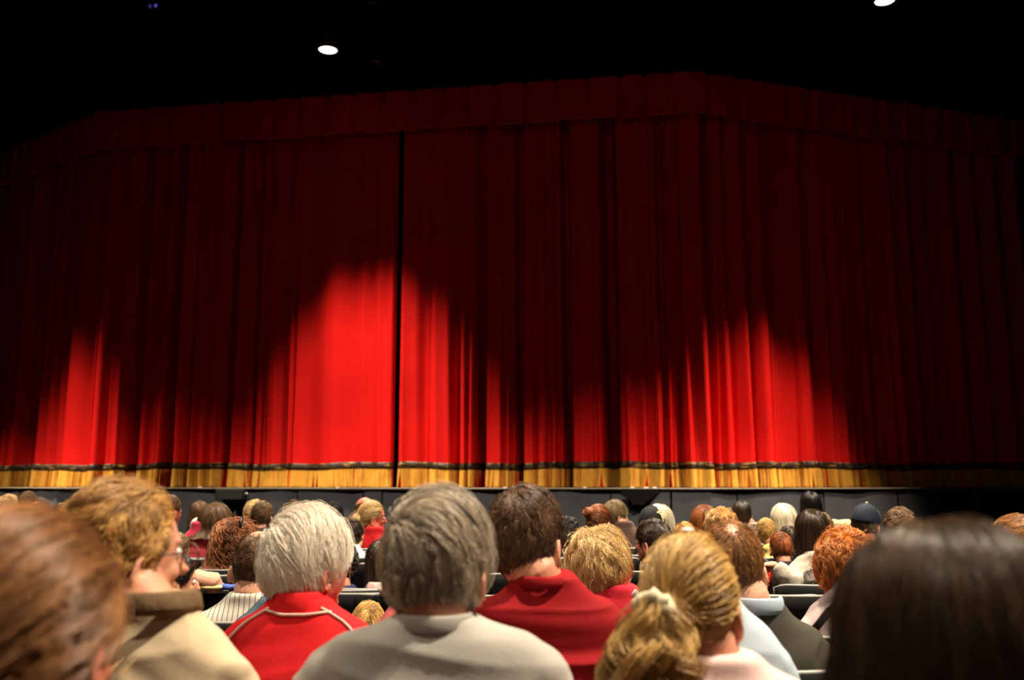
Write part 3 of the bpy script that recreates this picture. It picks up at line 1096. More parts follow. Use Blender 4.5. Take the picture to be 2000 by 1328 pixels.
        am = tl.get('wave', 0.0) * smooth(u, 0, .3)
        fq = tl.get('freq', 3)
        tp[..., 0] += am * np.cos(6.283 * fq * u + ph0[:, None])
        tp[..., 1] += am * np.sin(6.283 * fq * u + ph1[:, None]) * 0.7
        tp[..., 2] += am * np.sin(6.283 * fq * u + ph0[:, None] + 1) * 0.5
        tp = tp + r.normal(size=tp.shape) * tl.get('frizz', 0.001) * u[..., None]
        W3 = tp @ R3(0).T
        W3 = (tp @ Rm.T + HC)
        W3 = push_back(W3.reshape(-1, 3), zs, bodyback, 0.012, hard=True).reshape(W3.shape)
        if 'floorz' in tl: W3[..., 2] = np.maximum(W3[..., 2], zs + tl['floorz'])
        o_ = curves(tl.get('name', 'ponytail'), W3, rad * 1.1, hm, shell, 0.6 * r.uniform(size=nt)[gx] + 0.4 * r.uniform(size=nt))
        o_['kind'] = 'stuff'
    if 'bun' in st:
        bu = st['bun']
        T = np.array(bu['dir'], float); T /= np.linalg.norm(T)
        cb = T * (a + t) + T * bu['r'] * 0.15
        nb = int(bu.get('n', 700) * (3 if near else 1)); kk = 16
        ax1 = r.normal(size=(nb, 3)) * 0.45 + T; ax1 /= np.linalg.norm(ax1, axis=1)[:, None]
        v1 = np.cross(ax1, r.normal(size=(nb, 3))); v1 /= np.linalg.norm(v1, axis=1)[:, None]
        v2 = np.cross(ax1, v1)
        rr = bu['r'] * r.uniform(0.55, 1.0, nb)
        hh = r.uniform(-0.45, 0.45, nb) * bu['r']
        an = np.linspace(0, 1, kk)[None, :] * r.uniform(1.5, 4.5, nb)[:, None]
        tp = cb + hh[:, None, None] * ax1[:, None, :] + rr[:, None, None] * (np.cos(an)[..., None] * v1[:, None, :] + np.sin(an)[..., None] * v2[:, None, :])
        o_ = curves('hair_bun', tp @ Rm.T + HC, rad * 1.1, hm, shell, r.uniform(size=nb), taper=False)
        o_['kind'] = 'stuff'
    return shell


def push_back(w, zs, back, extra, hard=False):
    """keeps hair hanging below the neck outside the shoulders and back"""
    w = w.copy()
    k = smooth(-(w[:, 2] - zs), -0.05, 0.05)
    lim = back - extra
    behind = w[:, 1] < (0.03 if not hard else 1)
    need = (w[:, 1] > lim) & behind
    w[:, 1] = np.where(need, w[:, 1] + (lim - w[:, 1]) * k, w[:, 1])
    return w


def chair_text(label):
    w = label.split(',')[0].split()
    w = w[:12]
    while w[-1] in ('the', 'a', 'an', 'of', 'in', 'with', 'and', 'behind', 'at', 'to', 'on', 'from', 'by', 'just', 'left', 'right'): w = w[:-1]
    return 'black chair under the ' + ' '.join(w)


def person(px, top, wpx, Y, label, hair, hmat, shirt_m, skin=SKIN, yaw=0, pitch=0, roll=0, sw=0.22, tx=0.0, near=False, seed=1,
           sleeves='long', ear=True, lean=0.0, arms=None, collar=None, fold=0.004, drop=None, nr=0.085, tshift=None, hs=None, chair_label=None,
           chair_dx=0.0, nohair=False, shirt_name='shirt', seat=True, foldf=(18, 18, 48), torso_y=0.0):
    a_, b_ = ray(px, top)
    X = a_ * Y
    topz = CAMZ + b_ * Y
    wm = wpx / F * Y
    t = hair.get('t', 0.018)
    if hs is None: hs = min(1.14, max(0.74, (wm - 2 * t) / (2 * A0[0])))
    t = max(0.004, (wm - 2 * A0[0] * hs) / 2) if not hair.get('fixt') else t
    a = A0 * hs
    tt = t if not hair.get('bald') else t * 0.6
    zh = topz - (a[2] + tt * 0.9)
    r = np.random.RandomState(seed)
    root = empty('person', (X, Y, 0), label, 'person')
    HC = np.array((0, 0, zh))
    Rm = R3(yaw, pitch, roll)
    H = lambda v: np.asarray(v, float) * hs @ Rm.T + HC
    zs = topz - (0.325 * hs if drop is None else drop + 0.02)       # top of the outer shoulder
    zs = max(zs, 0.66)
    ty = -0.045 + torso_y
    # ---------------- body (head, neck, shoulders, arms, hands in one surface)
    g = Geo()
    hd = Geo()
    def he(c, rr, rot=None, seg=24, rings=16):
        V, Fc = sphere(seg, rings); V = V * np.asarray(rr) * hs
        if rot is not None: V = V @ np.asarray(rot).T
        V = (V + np.asarray(c) * hs) @ Rm.T + HC
        g.add(V, Fc)
    he((0, 0, 0), A0, seg=32, rings=20)
    he((0, 0.028, -0.045), (0.062, 0.066, 0.078))
    he((0, 0.045, -0.088), (0.042, 0.046, 0.036))
    he((0, 0.082, -0.108), (0.018, 0.016, 0.014))
    he((0, 0.078, 0.005), (0.05, 0.02, 0.014))         # brow
    he((0.032, 0.066, -0.045), (0.022, 0.022, 0.02)); he((-0.032, 0.066, -0.045), (0.022, 0.022, 0.02))   # cheeks
    he((0, 0.098, -0.035), (0.010, 0.018, 0.024)); he((0, 0.110, -0.048), (0.013, 0.013, 0.010))      # nose
    he((0, 0.092, -0.074), (0.022, 0.010, 0.006)); he((0, 0.090, -0.084), (0.019, 0.010, 0.006))       # lips
    if ear:
        for s_ in (-1, 1):
            rot = np.array(Matrix.Rotation(s_ * math.radians(22), 3, 'Z') @ Matrix.Rotation(math.radians(-12), 3, 'X'))
            n_ = 12
            pts = []
            for i in range(n_):
                an = math.radians(-60 + 300 * i / (n_ - 1))
                pts.append((0.006 * s_, -0.019 * math.cos(an) * (-1) * 0 - 0.018 * math.sin(an), 0.031 * math.cos(an) * 1.0))
            # rim of the ear as a bent tube, bowl as a thin ellipsoid
            rim = []
            for i in range(n_):
                an = math.radians(30 + 290 * i / (n_ - 1))
                rim.append(np.array((s_ * 0.008, -0.018 * math.sin(an * 1.0 - 0.3), 0.030 * math.cos(an))))
            rim = np.array([rot @ p for p in rim]) + np.array((s_ * 0.0795, -0.004, -0.038))
            V, Fc = tube(rim * hs, [0.0052 * hs] * n_, 8)
            g.add(V @ Rm.T + HC, Fc)
            he((s_ * 0.0785, -0.002, -0.038), (0.0055, 0.017, 0.028), rot, 12, 8)
            he((s_ * 0.080, 0.004, -0.066), (0.006, 0.009, 0.009), rot, 12, 8)
    skull_base = H((0, -0.02, -0.05))
    nb = np.array((tx, ty + 0.0, zs + 0.0))
    nk = 0.054 * hs * (1.08 if sw > 0.22 else 0.95)
    mid = (skull_base + nb) / 2 + np.array((0, -0.008, 0))
    g.tube([skull_base, mid * 0.5 + (nb + np.array((0, 0, nr))) * 0.5, nb + np.array((0, 0.008, nr * 0.6)), nb - np.array((0, -0.012, 0.04))], [(nk, nk), (nk, nk * 1.02), (nk * 0.98, nk * 0.94), (nk * 1.1, nk * 0.9)], 20)
    g.ell((tx, ty + .02, zs - 0.08), (sw - 0.075, 0.06, 0.055))
    # arms
    Ls = sw / 0.22
    if arms is None: arms = {}
    armp = {}
    for s_ in (-1, 1):
        sh_ = np.array((tx + s_ * (sw - 0.065), ty, zs - 0.055))
        if s_ in arms:
            el, wr, tip, pn = [np.asarray(q, float) for q in arms[s_]]
        else:
            el = sh_ + np.array((s_ * 0.035, 0.05, -min(0.27, zs - 0.60)))
            wr = np.array((tx + s_ * 0.10, ty + 0.29, 0.60))
            tip = wr + np.array((-s_ * 0.02, 0.1, -0.01)); pn = np.array((0, 0, 1))
        armp[s_] = (sh_, el, wr, tip, pn)
        q = Ls ** 0.5 * (0.78 if sleeves == 'long' else 1.0)
        g.tube([sh_, sh_ * .5 + el * .5, el, el * .65 + wr * .35, wr, wr + (tip - wr) * .25], [0.05 * q, 0.046 * q, 0.038 * q, 0.041 * q, 0.026 * q, 0.024 * q], 14)
    body = remesh(g, 0.0045 if near else 0.0075, 3 if near else 2, 'body')
    # fingers joined to the palms after the remesh
    hg = Geo()
    for s_ in (-1, 1):
        sh_, el, wr, tip, pn = armp[s_]
        hand_geo(hg, wr, tip - wr, pn, hs * 0.95)
    import bmesh
    bm = bmesh.new(); bm.from_mesh(body)
    tmp = hg.mesh('h'); bm.from_mesh(tmp); bm.to_mesh(body); bm.free(); bpy.data.meshes.remove(tmp)
    link('body', body, skin, root)
    for s_ in (-1, 1):
        e = Geo(); e.ell(H((s_ * 0.030, 0.082, -0.016)), np.array((0.012, 0.012, 0.012)) * hs, seg=12, rings=8)
        link('eye', e.mesh('eye'), M_EYE, root)

    # ---------------- shirt
    g = Geo()
    k = (sw - 0.045) / 0.185
    H0 = zs - 0.44
    secs = [(0.44, 0.175 * k, 0.125, 0.02), (0.44 + H0 * 0.22, 0.165 * k, 0.12, 0.0), (0.44 + H0 * 0.5, 0.172 * k, 0.118, -0.01), (0.44 + H0 * 0.72, 0.183 * k, 0.118, -0.008),
            (zs - 0.10, 0.195 * k, 0.112, -0.004), (zs - 0.05, 0.193 * k, 0.102, 0.0), (zs - 0.015, 0.180 * k, 0.092, 0.0), (zs + nr * 0.15, 0.155 * k, 0.083, 0.0), (zs + nr * 0.38, 0.122 * k, 0.076, 0.0),
            (zs + nr * 0.62, 0.094 * max(k, 0.85), 0.071, 0.0), (zs + nr * 0.88, 0.078 * hs, 0.071, -0.002), (zs + nr * 1.05, 0.069 * hs, 0.066, 0.0)]
    V = []
    seg = 30
    for (z, rx, ry, yo) in secs:
        for i in range(seg):
            an = 2 * math.pi * i / seg
            cx, cy = math.cos(an), math.sin(an)
            e_ = 0.85
            V.append((tx + math.copysign(abs(cx) ** e_, cx) * rx, ty + yo + math.copysign(abs(cy) ** e_, cy) * ry + lean * (z - zs), z))
    n_ = len(secs)
    Fc = [(j * seg + i, j * seg + (i + 1) % seg, (j + 1) * seg + (i + 1) % seg, (j + 1) * seg + i) for j in range(n_ - 1) for i in range(seg)]
    Fc.append(tuple(reversed(range(seg)))); Fc.append(tuple(range((n_ - 1) * seg, n_ * seg)))
    g.add(V, Fc)
    for s_ in (-1, 1):
        sh_, el, wr, tip, pn = armp[s_]
        rs = 0.061 * Ls ** 0.6
        s0 = sh_ + np.array((0, 0, -0.005))
        if sleeves == 'long':
            g.tube([s0 - np.array((s_ * 0.03, 0, -0.0)), s0 + (el - s0) * .12, s0 * .5 + el * .5, el, el * .5 + wr * .5, wr * .93 + el * .07], [rs, rs * 1.02, rs * 1.0, rs * .98, rs * .90, rs * .72], 18)
        elif sleeves == 'short':
            g.tube([s0 - np.array((s_ * 0.03, 0, 0)), s0 + (el - s0) * .12, s0 * .6 + el * .4, s0 * .28 + el * .72], [rs, rs * 1.02, rs * 1.0, rs * .98], 18)
        g.ell(s0 + np.array((-s_ * 0.012, 0, -0.012)), (rs * 1.05, rs * 1.05, rs * 0.98))
    sm = remesh(g, 0.0075 if near else 0.0125, 14 if near else 6, 'shirt')
    co = get_co(sm); no = get_no(sm)
    q = co * np.array(foldf) / 9.0
    warp = sn(co, 7, seed + 40)[:, None] * np.array((0.02, 0, 0.05))
    n1 = sn((co + warp) * np.array(foldf), 1.0, seed + 41)
    n2 = sn((co + warp * 2) * np.array(foldf) * 1.9, 1.0, seed + 42)
    crease = -np.abs(n1) ** 0.7 + 0.4 * n2
    co = co + no * (crease * fold)[:, None]
    set_co(sm, co)
    shirt = link(shirt_name, sm, shirt_m, root)
    # collar ring
    if collar is not None:
        cm, ch, cr = collar[:3]
        n_ = 26
        vv = []
        for j, (zz_, rr) in enumerate(((nr - 0.034, 1.06), (nr - 0.022, 1.10), (nr - 0.015 + ch, 1.04), (nr - 0.010 + ch, 0.98), (nr - 0.018 + ch, 0.93), (nr - 0.03, 0.92))):
            for i in range(n_):
                an = 2 * math.pi * i / n_
                fr = max(0, math.sin(an))
                vv.append((tx + math.cos(an) * cr * rr, ty - 0.004 + math.sin(an) * cr * rr + fr * 0.01, zs + zz_ - fr * 0.035))
        ff = [(j * n_ + i, j * n_ + (i + 1) % n_, ((j + 1) % 6) * n_ + (i + 1) % n_, ((j + 1) % 6) * n_ + i) for j in range(6) for i in range(n_)]
        link('collar', mesh_of('collar', vv, ff), cm, root)
    # trousers and shoes
    g = Geo()
    g.ell((tx, 0.03, 0.50), (0.17 * k, 0.16, 0.075))
    for s_ in (-1, 1):
        x0 = tx + s_ * 0.085 * k
        ky = 0.40 * min(1, 0.6 + 0.4 * hs)
        g.tube([(x0, 0.0, 0.52), (x0 + s_ * .02, ky * .5, 0.53), (x0 + s_ * .03, ky, 0.50), (x0 + s_ * .03, ky + .02, 0.42), (x0 + s_ * .03, ky - .02, 0.09)], [0.08, 0.075, 0.062, 0.056, 0.042], 12, up=(1, 0, 0))
    link('trousers', g.mesh('trousers'), M_TROUSER, root)
    for s_ in (-1, 1):
        x0 = tx + s_ * (0.085 * k + 0.03)
        g = Geo(); g.ell((x0, ky + 0.05, 0.05), (0.042, 0.12, 0.045), seg=14, rings=8); g.box((x0, ky + 0.05, 0.012), (0.036, 0.105, 0.010))
        link('shoe', g.mesh('shoe'), M_SHOE, root)
    # hair
    sh = None
    if not nohair:
        sh = build_hair(root, HC, Rm, a, t, hair, seed * 7 + 3, zs, near, hmat, bodyback=ty - 0.125)
    if seat:
        chair(X + tx + chair_dx, Y + ty - 0.155 + torso_y * 0.2, chair_label or chair_text(label))
    root['_info'] = 0
    del root['_info']
    return dict(root=root, HC=HC, Rm=Rm, a=a, hs=hs, t=t, zs=zs, shirt=shirt, X=X, Y=Y, tx=tx, ty=ty, H=H, body=body, armp=armp)


def surf_path(pd, path, rad, name, m, flat=None, lift=0.003):
    """tube laid on the back of the shirt: path in local (x, z)"""
    me = pd['shirt'].data
    bvh = BVHTree.FromPolygons([tuple(v.co) for v in me.vertices], [tuple(p.vertices) for p in me.polygons])
    pts = []
    pa = np.array(path, float)
    u = np.linspace(0, len(pa) - 1, 40)
    xs = np.interp(u, range(len(pa)), pa[:, 0]); zs_ = np.interp(u, range(len(pa)), pa[:, 1])
    ker = np.ones(5) / 5
    xs[2:-2] = np.convolve(xs, ker, 'valid'); zs_[2:-2] = np.convolve(zs_, ker, 'valid')
    for x, z in zip(xs, zs_):
        h = bvh.ray_cast(Vector((x, -0.6, z + 0.10)), Vector((0, 0.985, -0.17)).normalized())
        if h[0] is None: continue
        pts.append(np.array(h[0] + h[1] * lift))
    if len(pts) < 4: return None
    pts = np.array(pts)
    g = Geo()
    if flat:
        g.tube(pts, [(flat, rad)] * len(pts), 8, up=(0, -1, 0))
    else:
        g.tube(pts, rad, 8)
    return link(name, g.mesh(name), m, pd['root'])


def glasses(pd, m=None, rim=True):
    H = pd['H']
    m = m or mat('glasses_dark', (0.02, 0.015, 0.012), 0.3, 0.5, bump=(50, .05, .001))
    g = Geo()
    for s_ in (-1, 1):
        g.tube([H((s_ * 0.082, -0.022, -0.03)), H((s_ * 0.083, -0.008, -0.012)), H((s_ * 0.08, 0.05, -0.012)), H((s_ * 0.07, 0.108, -0.014))], 0.0022, 6)
        pts = [H((s_ * 0.036 + 0.028 * math.cos(t_), 0.108, -0.02 + 0.02 * math.sin(t_))) for t_ in np.linspace(0, 6.2832, 17)]
        g.tube(pts, 0.002, 6)
    g.tube([H((-0.01, 0.112, -0.016)), H((0.01, 0.112, -0.016))], 0.002, 6)
    link('glasses', g.mesh('glasses'), m, pd['root'])


# hair colours
HM = {
    'white': hair_mat('white', (0.72, 0.64, 0.53), (0.97, 0.90, 0.78), 0.42, 0.3),
    'grey': hair_mat('grey', (0.07, 0.052, 0.04), (0.82, 0.69, 0.53), 0.36, 0.5),
    'brown': hair_mat('brown', (0.035, 0.020, 0.011), (0.224, 0.119, 0.059), 0.36, 0.5),
    'gold': hair_mat('golden', (0.20, 0.085, 0.024), (0.93, 0.54, 0.17), 0.4),
    'blonde': hair_mat('blonde', (0.30, 0.16, 0.05), (0.97, 0.74, 0.36), 0.4),
    'dirty': hair_mat('dirty blonde', (0.16, 0.07, 0.02), (0.93, 0.60, 0.20), 0.38),
    'auburnblur': hair_mat('warm brown', (0.10, 0.038, 0.012), (0.504, 0.224, 0.077), 0.34, 0.55),
    'longbrown': hair_mat('long brown', (0.012, 0.007, 0.004), (0.11, 0.06, 0.028), 0.34, 0.35),
    'darkbrown': hair_mat('dark brown', (0.012, 0.007, 0.004), (0.084, 0.048, 0.025), 0.27, 0.8),
    'black': hair_mat('black', (0.004, 0.003, 0.003), (0.022, 0.015, 0.013), 0.33, 0.6),
    'red': hair_mat('copper red', (0.25, 0.06, 0.010), (0.95, 0.38, 0.08), 0.38),
    'curlyred': hair_mat('auburn curls', (0.045, 0.014, 0.006), (0.60, 0.20, 0.055), 0.42, 0.5),
    'auburn': hair_mat('auburn', (0.04, 0.012, 0.005), (0.50, 0.15, 0.045), 0.4),
    'plat': hair_mat('platinum', (0.48, 0.36, 0.23), (0.970, 0.970, 0.784), 0.42),
    'midbrown': hair_mat('mid brown', (0.05, 0.028, 0.014), (0.308, 0.175, 0.087), 0.36),
    'olive': hair_mat('ash brown', (0.09, 0.06, 0.028), (0.448, 0.322, 0.168), 0.38),
    'copperbald': hair_mat('thin copper', (0.10, 0.038, 0.013), (0.588, 0.280, 0.098), 0.38),
}


def short(L=0.035, t=0.012, **k):
    d = dict(style='short', L=L, t=t, lift=0.45, swirl=0.5, noise=0.3, clump=0.45, G=80, grav=0.06, hug=0.6, n=1500)
    d.update(k); return d


def fluffy(L=0.08, t=0.03, **k):
    d = dict(style='short', L=L, t=t, lift=0.3, swirl=0.4, noise=0.45, nf=6, clump=0.75, G=70, wave=0.006, freq=1.2, curl=0.6, grav=0.10, hug=0.6, n=1700)
    d.update(k); return d


def curly(L=0.10, t=0.035, **k):
    d = dict(style='short', L=L, t=t, lift=0.5, swirl=0.2, noise=0.4, clump=0.85, G=110, wave=0.010, freq=2.4, curl=0.9, grav=0.12, hug=0.6, n=1900, k=20)
    d.update(k); return d


def longh(L=0.30, hang=0.22, t=0.022, **k):
    d = dict(style='long', L=L, hang=hang, t=t, lift=0.15, swirl=0.1, noise=0.08, nf=5, clump=0.35, G=90, grav=0.16, n=1800, k=18, whorl=(0, -0.2, 0.98))
    d.update(k); return d


def tied(tie=(0, -1, 0.1), t=0.010, **k):
    d = dict(style='tied', tie=tie, t=t, clump=0.12, G=120, wave=0, n=1600, k=14, nape=-0.82)
    d.update(k); return d


def cap(pd, col, front=None, button=(0.8, 0.6, 0.35), emblem=None, brim=True):
    a, t, H = pd['a'], pd['t'], pd['H']
    hs = pd['hs']
    A_ = (pd['a'] / hs) + 0.012 / hs
    root = empty('baseball_cap', (0, 0, 0)); root.parent = pd['root']
    seg = 36
    for part, name, m in ((0, 'crown', col), (1, 'front_panel', front or col)):
        V, Fc = sphere(seg, 20)
        keep = []
        for f in Fc:
            c = V[list(f)].mean(0)
            if c[2] < -0.10 - 0.12 * c[1]: continue
            isf = c[1] > 0.30
            if isf == bool(part): keep.append(f)
        if not keep: continue
        idx = sorted({i for f in keep for i in f}); mp = {j: i for i, j in enumerate(idx)}
        Vo = V[idx] * A_ * np.array((1, 1, 1.03)); Vi = V[idx] * (A_ - 0.004)
        n_ = len(idx)
        Fs = [tuple(mp[i] for i in f) for f in keep] + [tuple(mp[i] + n_ for i in reversed(f)) for f in keep]
        ed = {}
        for f in keep:
            for i in range(len(f)): ed[(mp[f[i]], mp[f[(i + 1) % len(f)]])] = 1
        for (i, j) in ed:
            if (j, i) not in ed: Fs.append((j, i, i + n_, j + n_))
        o = link(name, mesh_of(name, H(np.vstack([Vo, Vi])), Fs), m, root)
    g = Geo()
    for k_ in range(3):
        an = math.pi * k_ / 3
        pts = [H(np.array((math.cos(an) * math.cos(u_), math.sin(an) * math.cos(u_), math.sin(u_))) * (A_ * np.array((1, 1, 1.03)) + 0.0008)) for u_ in np.linspace(0.02, math.pi - 0.02, 24)]
        g.tube(pts, 0.0012, 5)
    link('seam', g.mesh('seam'), col, root)
    g = Geo(); g.ell(H((0, 0, A_[2] * 1.03 + 0.001)), (0.009, 0.009, 0.005), seg=12, rings=8)
    link('button', g.mesh('button'), mat('cap_button_%d' % (button[0] * 100), button, 0.6, bump=(80, .1, .001)), root)
    if brim:
        V, Fc = [], []
        n_ = 13
        for j in range(6):
            for i in range(n_):
                u_ = -1 + 2 * i / (n_ - 1)
                an = u_ * 1.05
                rr = 1.0 + 0.75 * (j / 5) * math.cos(u_ * 1.35)
                V.append(H((math.sin(an) * A_[0] * (1 + 0.03 * j), math.cos(an) * A_[1] * rr, 0.016 - 0.012 * u_ * u_ - 0.02 * j / 5)))
        for j in range(5):
            for i in range(n_ - 1):
                Fc.append((j * n_ + i, j * n_ + i + 1, (j + 1) * n_ + i + 1, (j + 1) * n_ + i))
        b = link('brim', mesh_of('brim', V, Fc), col, root)
        md = b.modifiers.new('s', 'SOLIDIFY'); md.thickness = 0.004
    if emblem is not None:
        # embroidered scrollwork
        r = np.random.RandomState(3)
        g = Geo()
        for k_ in range(16):
            c0 = np.array(emblem) + r.normal(size=3) * np.array((0.12, 0.16, 0.13)); c0[0] = abs(c0[0])
            pts = []
            sp = r.uniform(0.05, 0.12); ph = r.uniform(0, 6)
            for u_ in np.linspace(0, 4.2, 12):
                v_ = c0 + np.array((0, math.cos(u_ + ph), math.sin(u_ + ph))) * sp * (1 - u_ / 6)
                v_ /= np.linalg.norm(v_)
                pts.append(H(v_ * (A_ * np.array((1, 1, 1.03)) + 0.003)))
            g.tube(pts, 0.0028, 5)
        link('embroidery', g.mesh('embroidery'), mat('gold_thread', (0.75, 0.65, 0.35), 0.5, 0.5, bump=(80, .1, .001)), root)
    return root

# PEOPLE_BELOW
# ================= nearest row
p = person(62, 985, 372, 0.98, 'person with blurred warm brown tied-back hair, nearest at the lower left corner', tied((-0.15, -0.85, -0.35), t=0.02, clump=0.75, G=70, n=2600, wave=0.004, freq=1.0, tail=dict(L=0.22, dir=(0, -0.7, -0.6), n=900, wave=0.012, clump=0.6), nearmul=3.5),
           HM['auburnblur'], cloth('rust top', (0.25, 0.10, 0.06)), SKIN_RED, yaw=10, pitch=-4, sw=0.19, tx=-0.02, near=True, seed=11, ear=True)
g = Geo(); g.tube([p['H']((-0.02, -0.118, -0.02)), p['H']((0.02, -0.122, -0.035)), p['H']((0.06, -0.10, -0.055))], [0.006, 0.009, 0.006], 8)
link('hair_clip', g.mesh('hair_clip'), mat('clip_black', (0.01, 0.01, 0.01), 0.3, bump=(50, .1, .001)), p['root'])

person(1832, 990, 405, 0.93, 'person with long straight dark brown hair, large and blurred at the lower right', longh(0.42, 0.36, 0.024, wide=1.68, clump=0.6, G=110, noise=0.14, n=3600, nearmul=4, tip=0.2, whorl=(0.05, 0.35, 0.93), swirl=0.0, relief=0.3),
       HM['longbrown'], cloth('black top', (0.012, 0.010, 0.010)), SKIN, yaw=-8, sw=0.20, near=True, seed=12, ear=False, drop=0.33)

# ================= second row
p = person(243, 932, 204, 1.74, 'person in a tan jacket with wavy golden hair, in profile facing right', fluffy(0.12, 0.034, n=2800, nearmul=4, relief=0.5, sweep=(-0.1, -0.9, 0.2), whorl=(0.2, 0.85, 0.5), lift=0.5, noise=0.5, clump=0.8, G=70, wave=0.007, freq=1.3, darklow=0.75, frizz=0.0012, nape=-1.0, side=1.3, tie=(-0.1, -0.55, -0.75), tail=dict(name='nape_curls', L=0.10, dir=(0, -0.2, -1), n=1600, wave=0.009, freq=1.6, clump=0.85, G=70, spread=8, r0=0.036, grav=0.1)),
           HM['gold'], mat('cloth_tan', (0.62, 0.50, 0.33), 0.8, 0.2, bump=(160, 0.25, 0.002), var=(6, (0.56, 0.44, 0.29))), SKIN, yaw=44, pitch=2, sw=0.207, tx=0.08, near=True, seed=13, drop=0.265, fold=0.008, foldf=(24, 20, 40),
           collar=(mat('cloth_collar_brown', (0.22, 0.14, 0.075), 0.9, 0.1, bump=(120, .4, .004), var=(30, (0.15, 0.09, 0.05))), 0.016, 0.082), shirt_name='jacket', hs=1.1)
glasses(p, mat('glasses_brown', (0.12, 0.05, 0.03), 0.3, bump=(50, .05, .001)))
TAN = p

p = person(856, 948, 213, 1.74, 'person with short grey hair in a light grey sweatshirt, centre of the near rows', short(0.085, 0.022, relief=0.55, whorl=(-0.45, -0.72, 0.52), swirl=0.9, sweep=(0.35, 0, 0.1), noise=0.16, clump=0.55, G=220, n=3800, nearmul=3.6, lift=0.28, wave=0.002, freq=1.2, nape=-0.93, side=0.5),
           HM['grey'], mat('cloth_grey_jersey', (0.43, 0.41, 0.37), 0.9, 0.1, bump=(260, 0.35, 0.002), var=(10, (0.39, 0.37, 0.335))), SKIN, yaw=20, sw=0.25, tx=0.0, near=True, seed=14, fold=0.007, foldf=(12, 14, 38), drop=0.242, nr=0.04,
           collar=(mat('cloth_grey_rib', (0.33, 0.31, 0.28), 0.9, 0.1, bump=(300, .4, .002)), 0.012, 0.068), shirt_name='sweatshirt')

p = person(1345, 1040, 188, 1.66, 'person with a curly dark blonde ponytail and cream scrunchie in a pale pink top', tied((-0.28, -0.95, -0.12), t=0.014, n=3400, nearmul=3.4, clump=0.4, G=120, wave=0.003, freq=1.0, darklow=0.35,
           tail=dict(L=0.25, dir=(-0.2, -0.5, -0.9), n=2600, out=0.03, wave=0.017, freq=2.6, clump=0.9, G=44, spread=(34, 16, 0), r0=0.012, grav=0.25, frizz=0.001)),
           HM['dirty'], mat('cloth_pale_pink', (0.80, 0.56, 0.53), 0.85, 0.15, bump=(200, 0.25, 0.002), var=(5, (0.77, 0.53, 0.50))), SKIN, yaw=22, sw=0.215, tx=0.035, near=True, seed=15, nr=0.055, drop=0.228, fold=0.004, foldf=(12, 12, 26))
T = np.array((-0.28, -0.95, -0.12)); T /= np.linalg.norm(T)
c = T * (A0 + p['t'] / p['hs'] * 1.0 + 0.022)
g = Geo()
r_ = np.random.RandomState(2)
e1 = np.cross(T, (0, 0, 1)); e1 /= np.linalg.norm(e1); e2 = np.cross(T, e1)
ring = [c + T * 0.010 + (e1 * math.cos(q) + e2 * math.sin(q)) * (0.032 + 0.003 * math.sin(7 * q)) + T * 0.004 * math.sin(11 * q) for q in np.linspace(0, 6.2832, 60)]
g.tube(p['H'](np.array(ring)), [0.012 + 0.0035 * math.sin(i * 1.9) for i in range(60)], 10)
link('scrunchie', g.mesh('scrunchie'), mat('cream_cloth', (0.75, 0.65, 0.45), 0.8, bump=(90, .5, .004)), p['root'])
g = Geo(); g.ell(p['H']((0.0, -0.012, 0.121)), (0.012, 0.008, 0.006), seg=12, rings=8)
link('hair_slide', g.mesh('hair_slide'), mat('white_gloss', (0.85, 0.82, 0.8), 0.2, 0.6, bump=(50, .1, .001)), p['root'])

# ================= third row
p = person(601, 983, 165, 2.42, 'person with thick white hair and glasses in a red polo with pale piping', fluffy(0.12, 0.028, n=3400, nearmul=3.2, whorl=(-0.55, -0.60, 0.55), swirl=0.5, sweep=(0.1, 0.0, -0.1), noise=0.2, nf=5, clump=0.6, G=160, wave=0.0022, freq=1.1, lift=0.22, nape=-0.97, side=0.7, grav=0.14),
           HM['white'], mat('cloth_bright_red', (0.78, 0.022, 0.026), 0.85, 0.12, bump=(260, 0.3, 0.002), var=(10, (0.72, 0.018, 0.022))), SKIN_RED, yaw=40, sw=0.238, near=True, seed=16, sleeves='short', fold=0.005, foldf=(14, 14, 34), drop=0.278, nr=0.07,
           collar=(mat('cloth_bright_red', (0.78, 0.022, 0.026)), 0.026, 0.066), shirt_name='polo_shirt')
glasses(p)
PIPE = mat('pale_piping', (0.75, 0.50, 0.42), 0.7, bump=(90, .2, .001))
zs = p['zs']
for s_ in (-1, 1):
    surf_path(p, [(s_ * 0.062, zs + 0.035), (s_ * 0.12, zs + 0.0), (s_ * 0.168, zs - 0.05), (s_ * 0.188, zs - 0.12), (s_ * 0.195, zs - 0.18)], 0.0035, 'piping', PIPE)
surf_path(p, [(-0.072, zs + 0.030), (-0.03, zs + 0.018), (0.03, zs + 0.018), (0.085, zs + 0.025)], 0.0035, 'piping', PIPE)

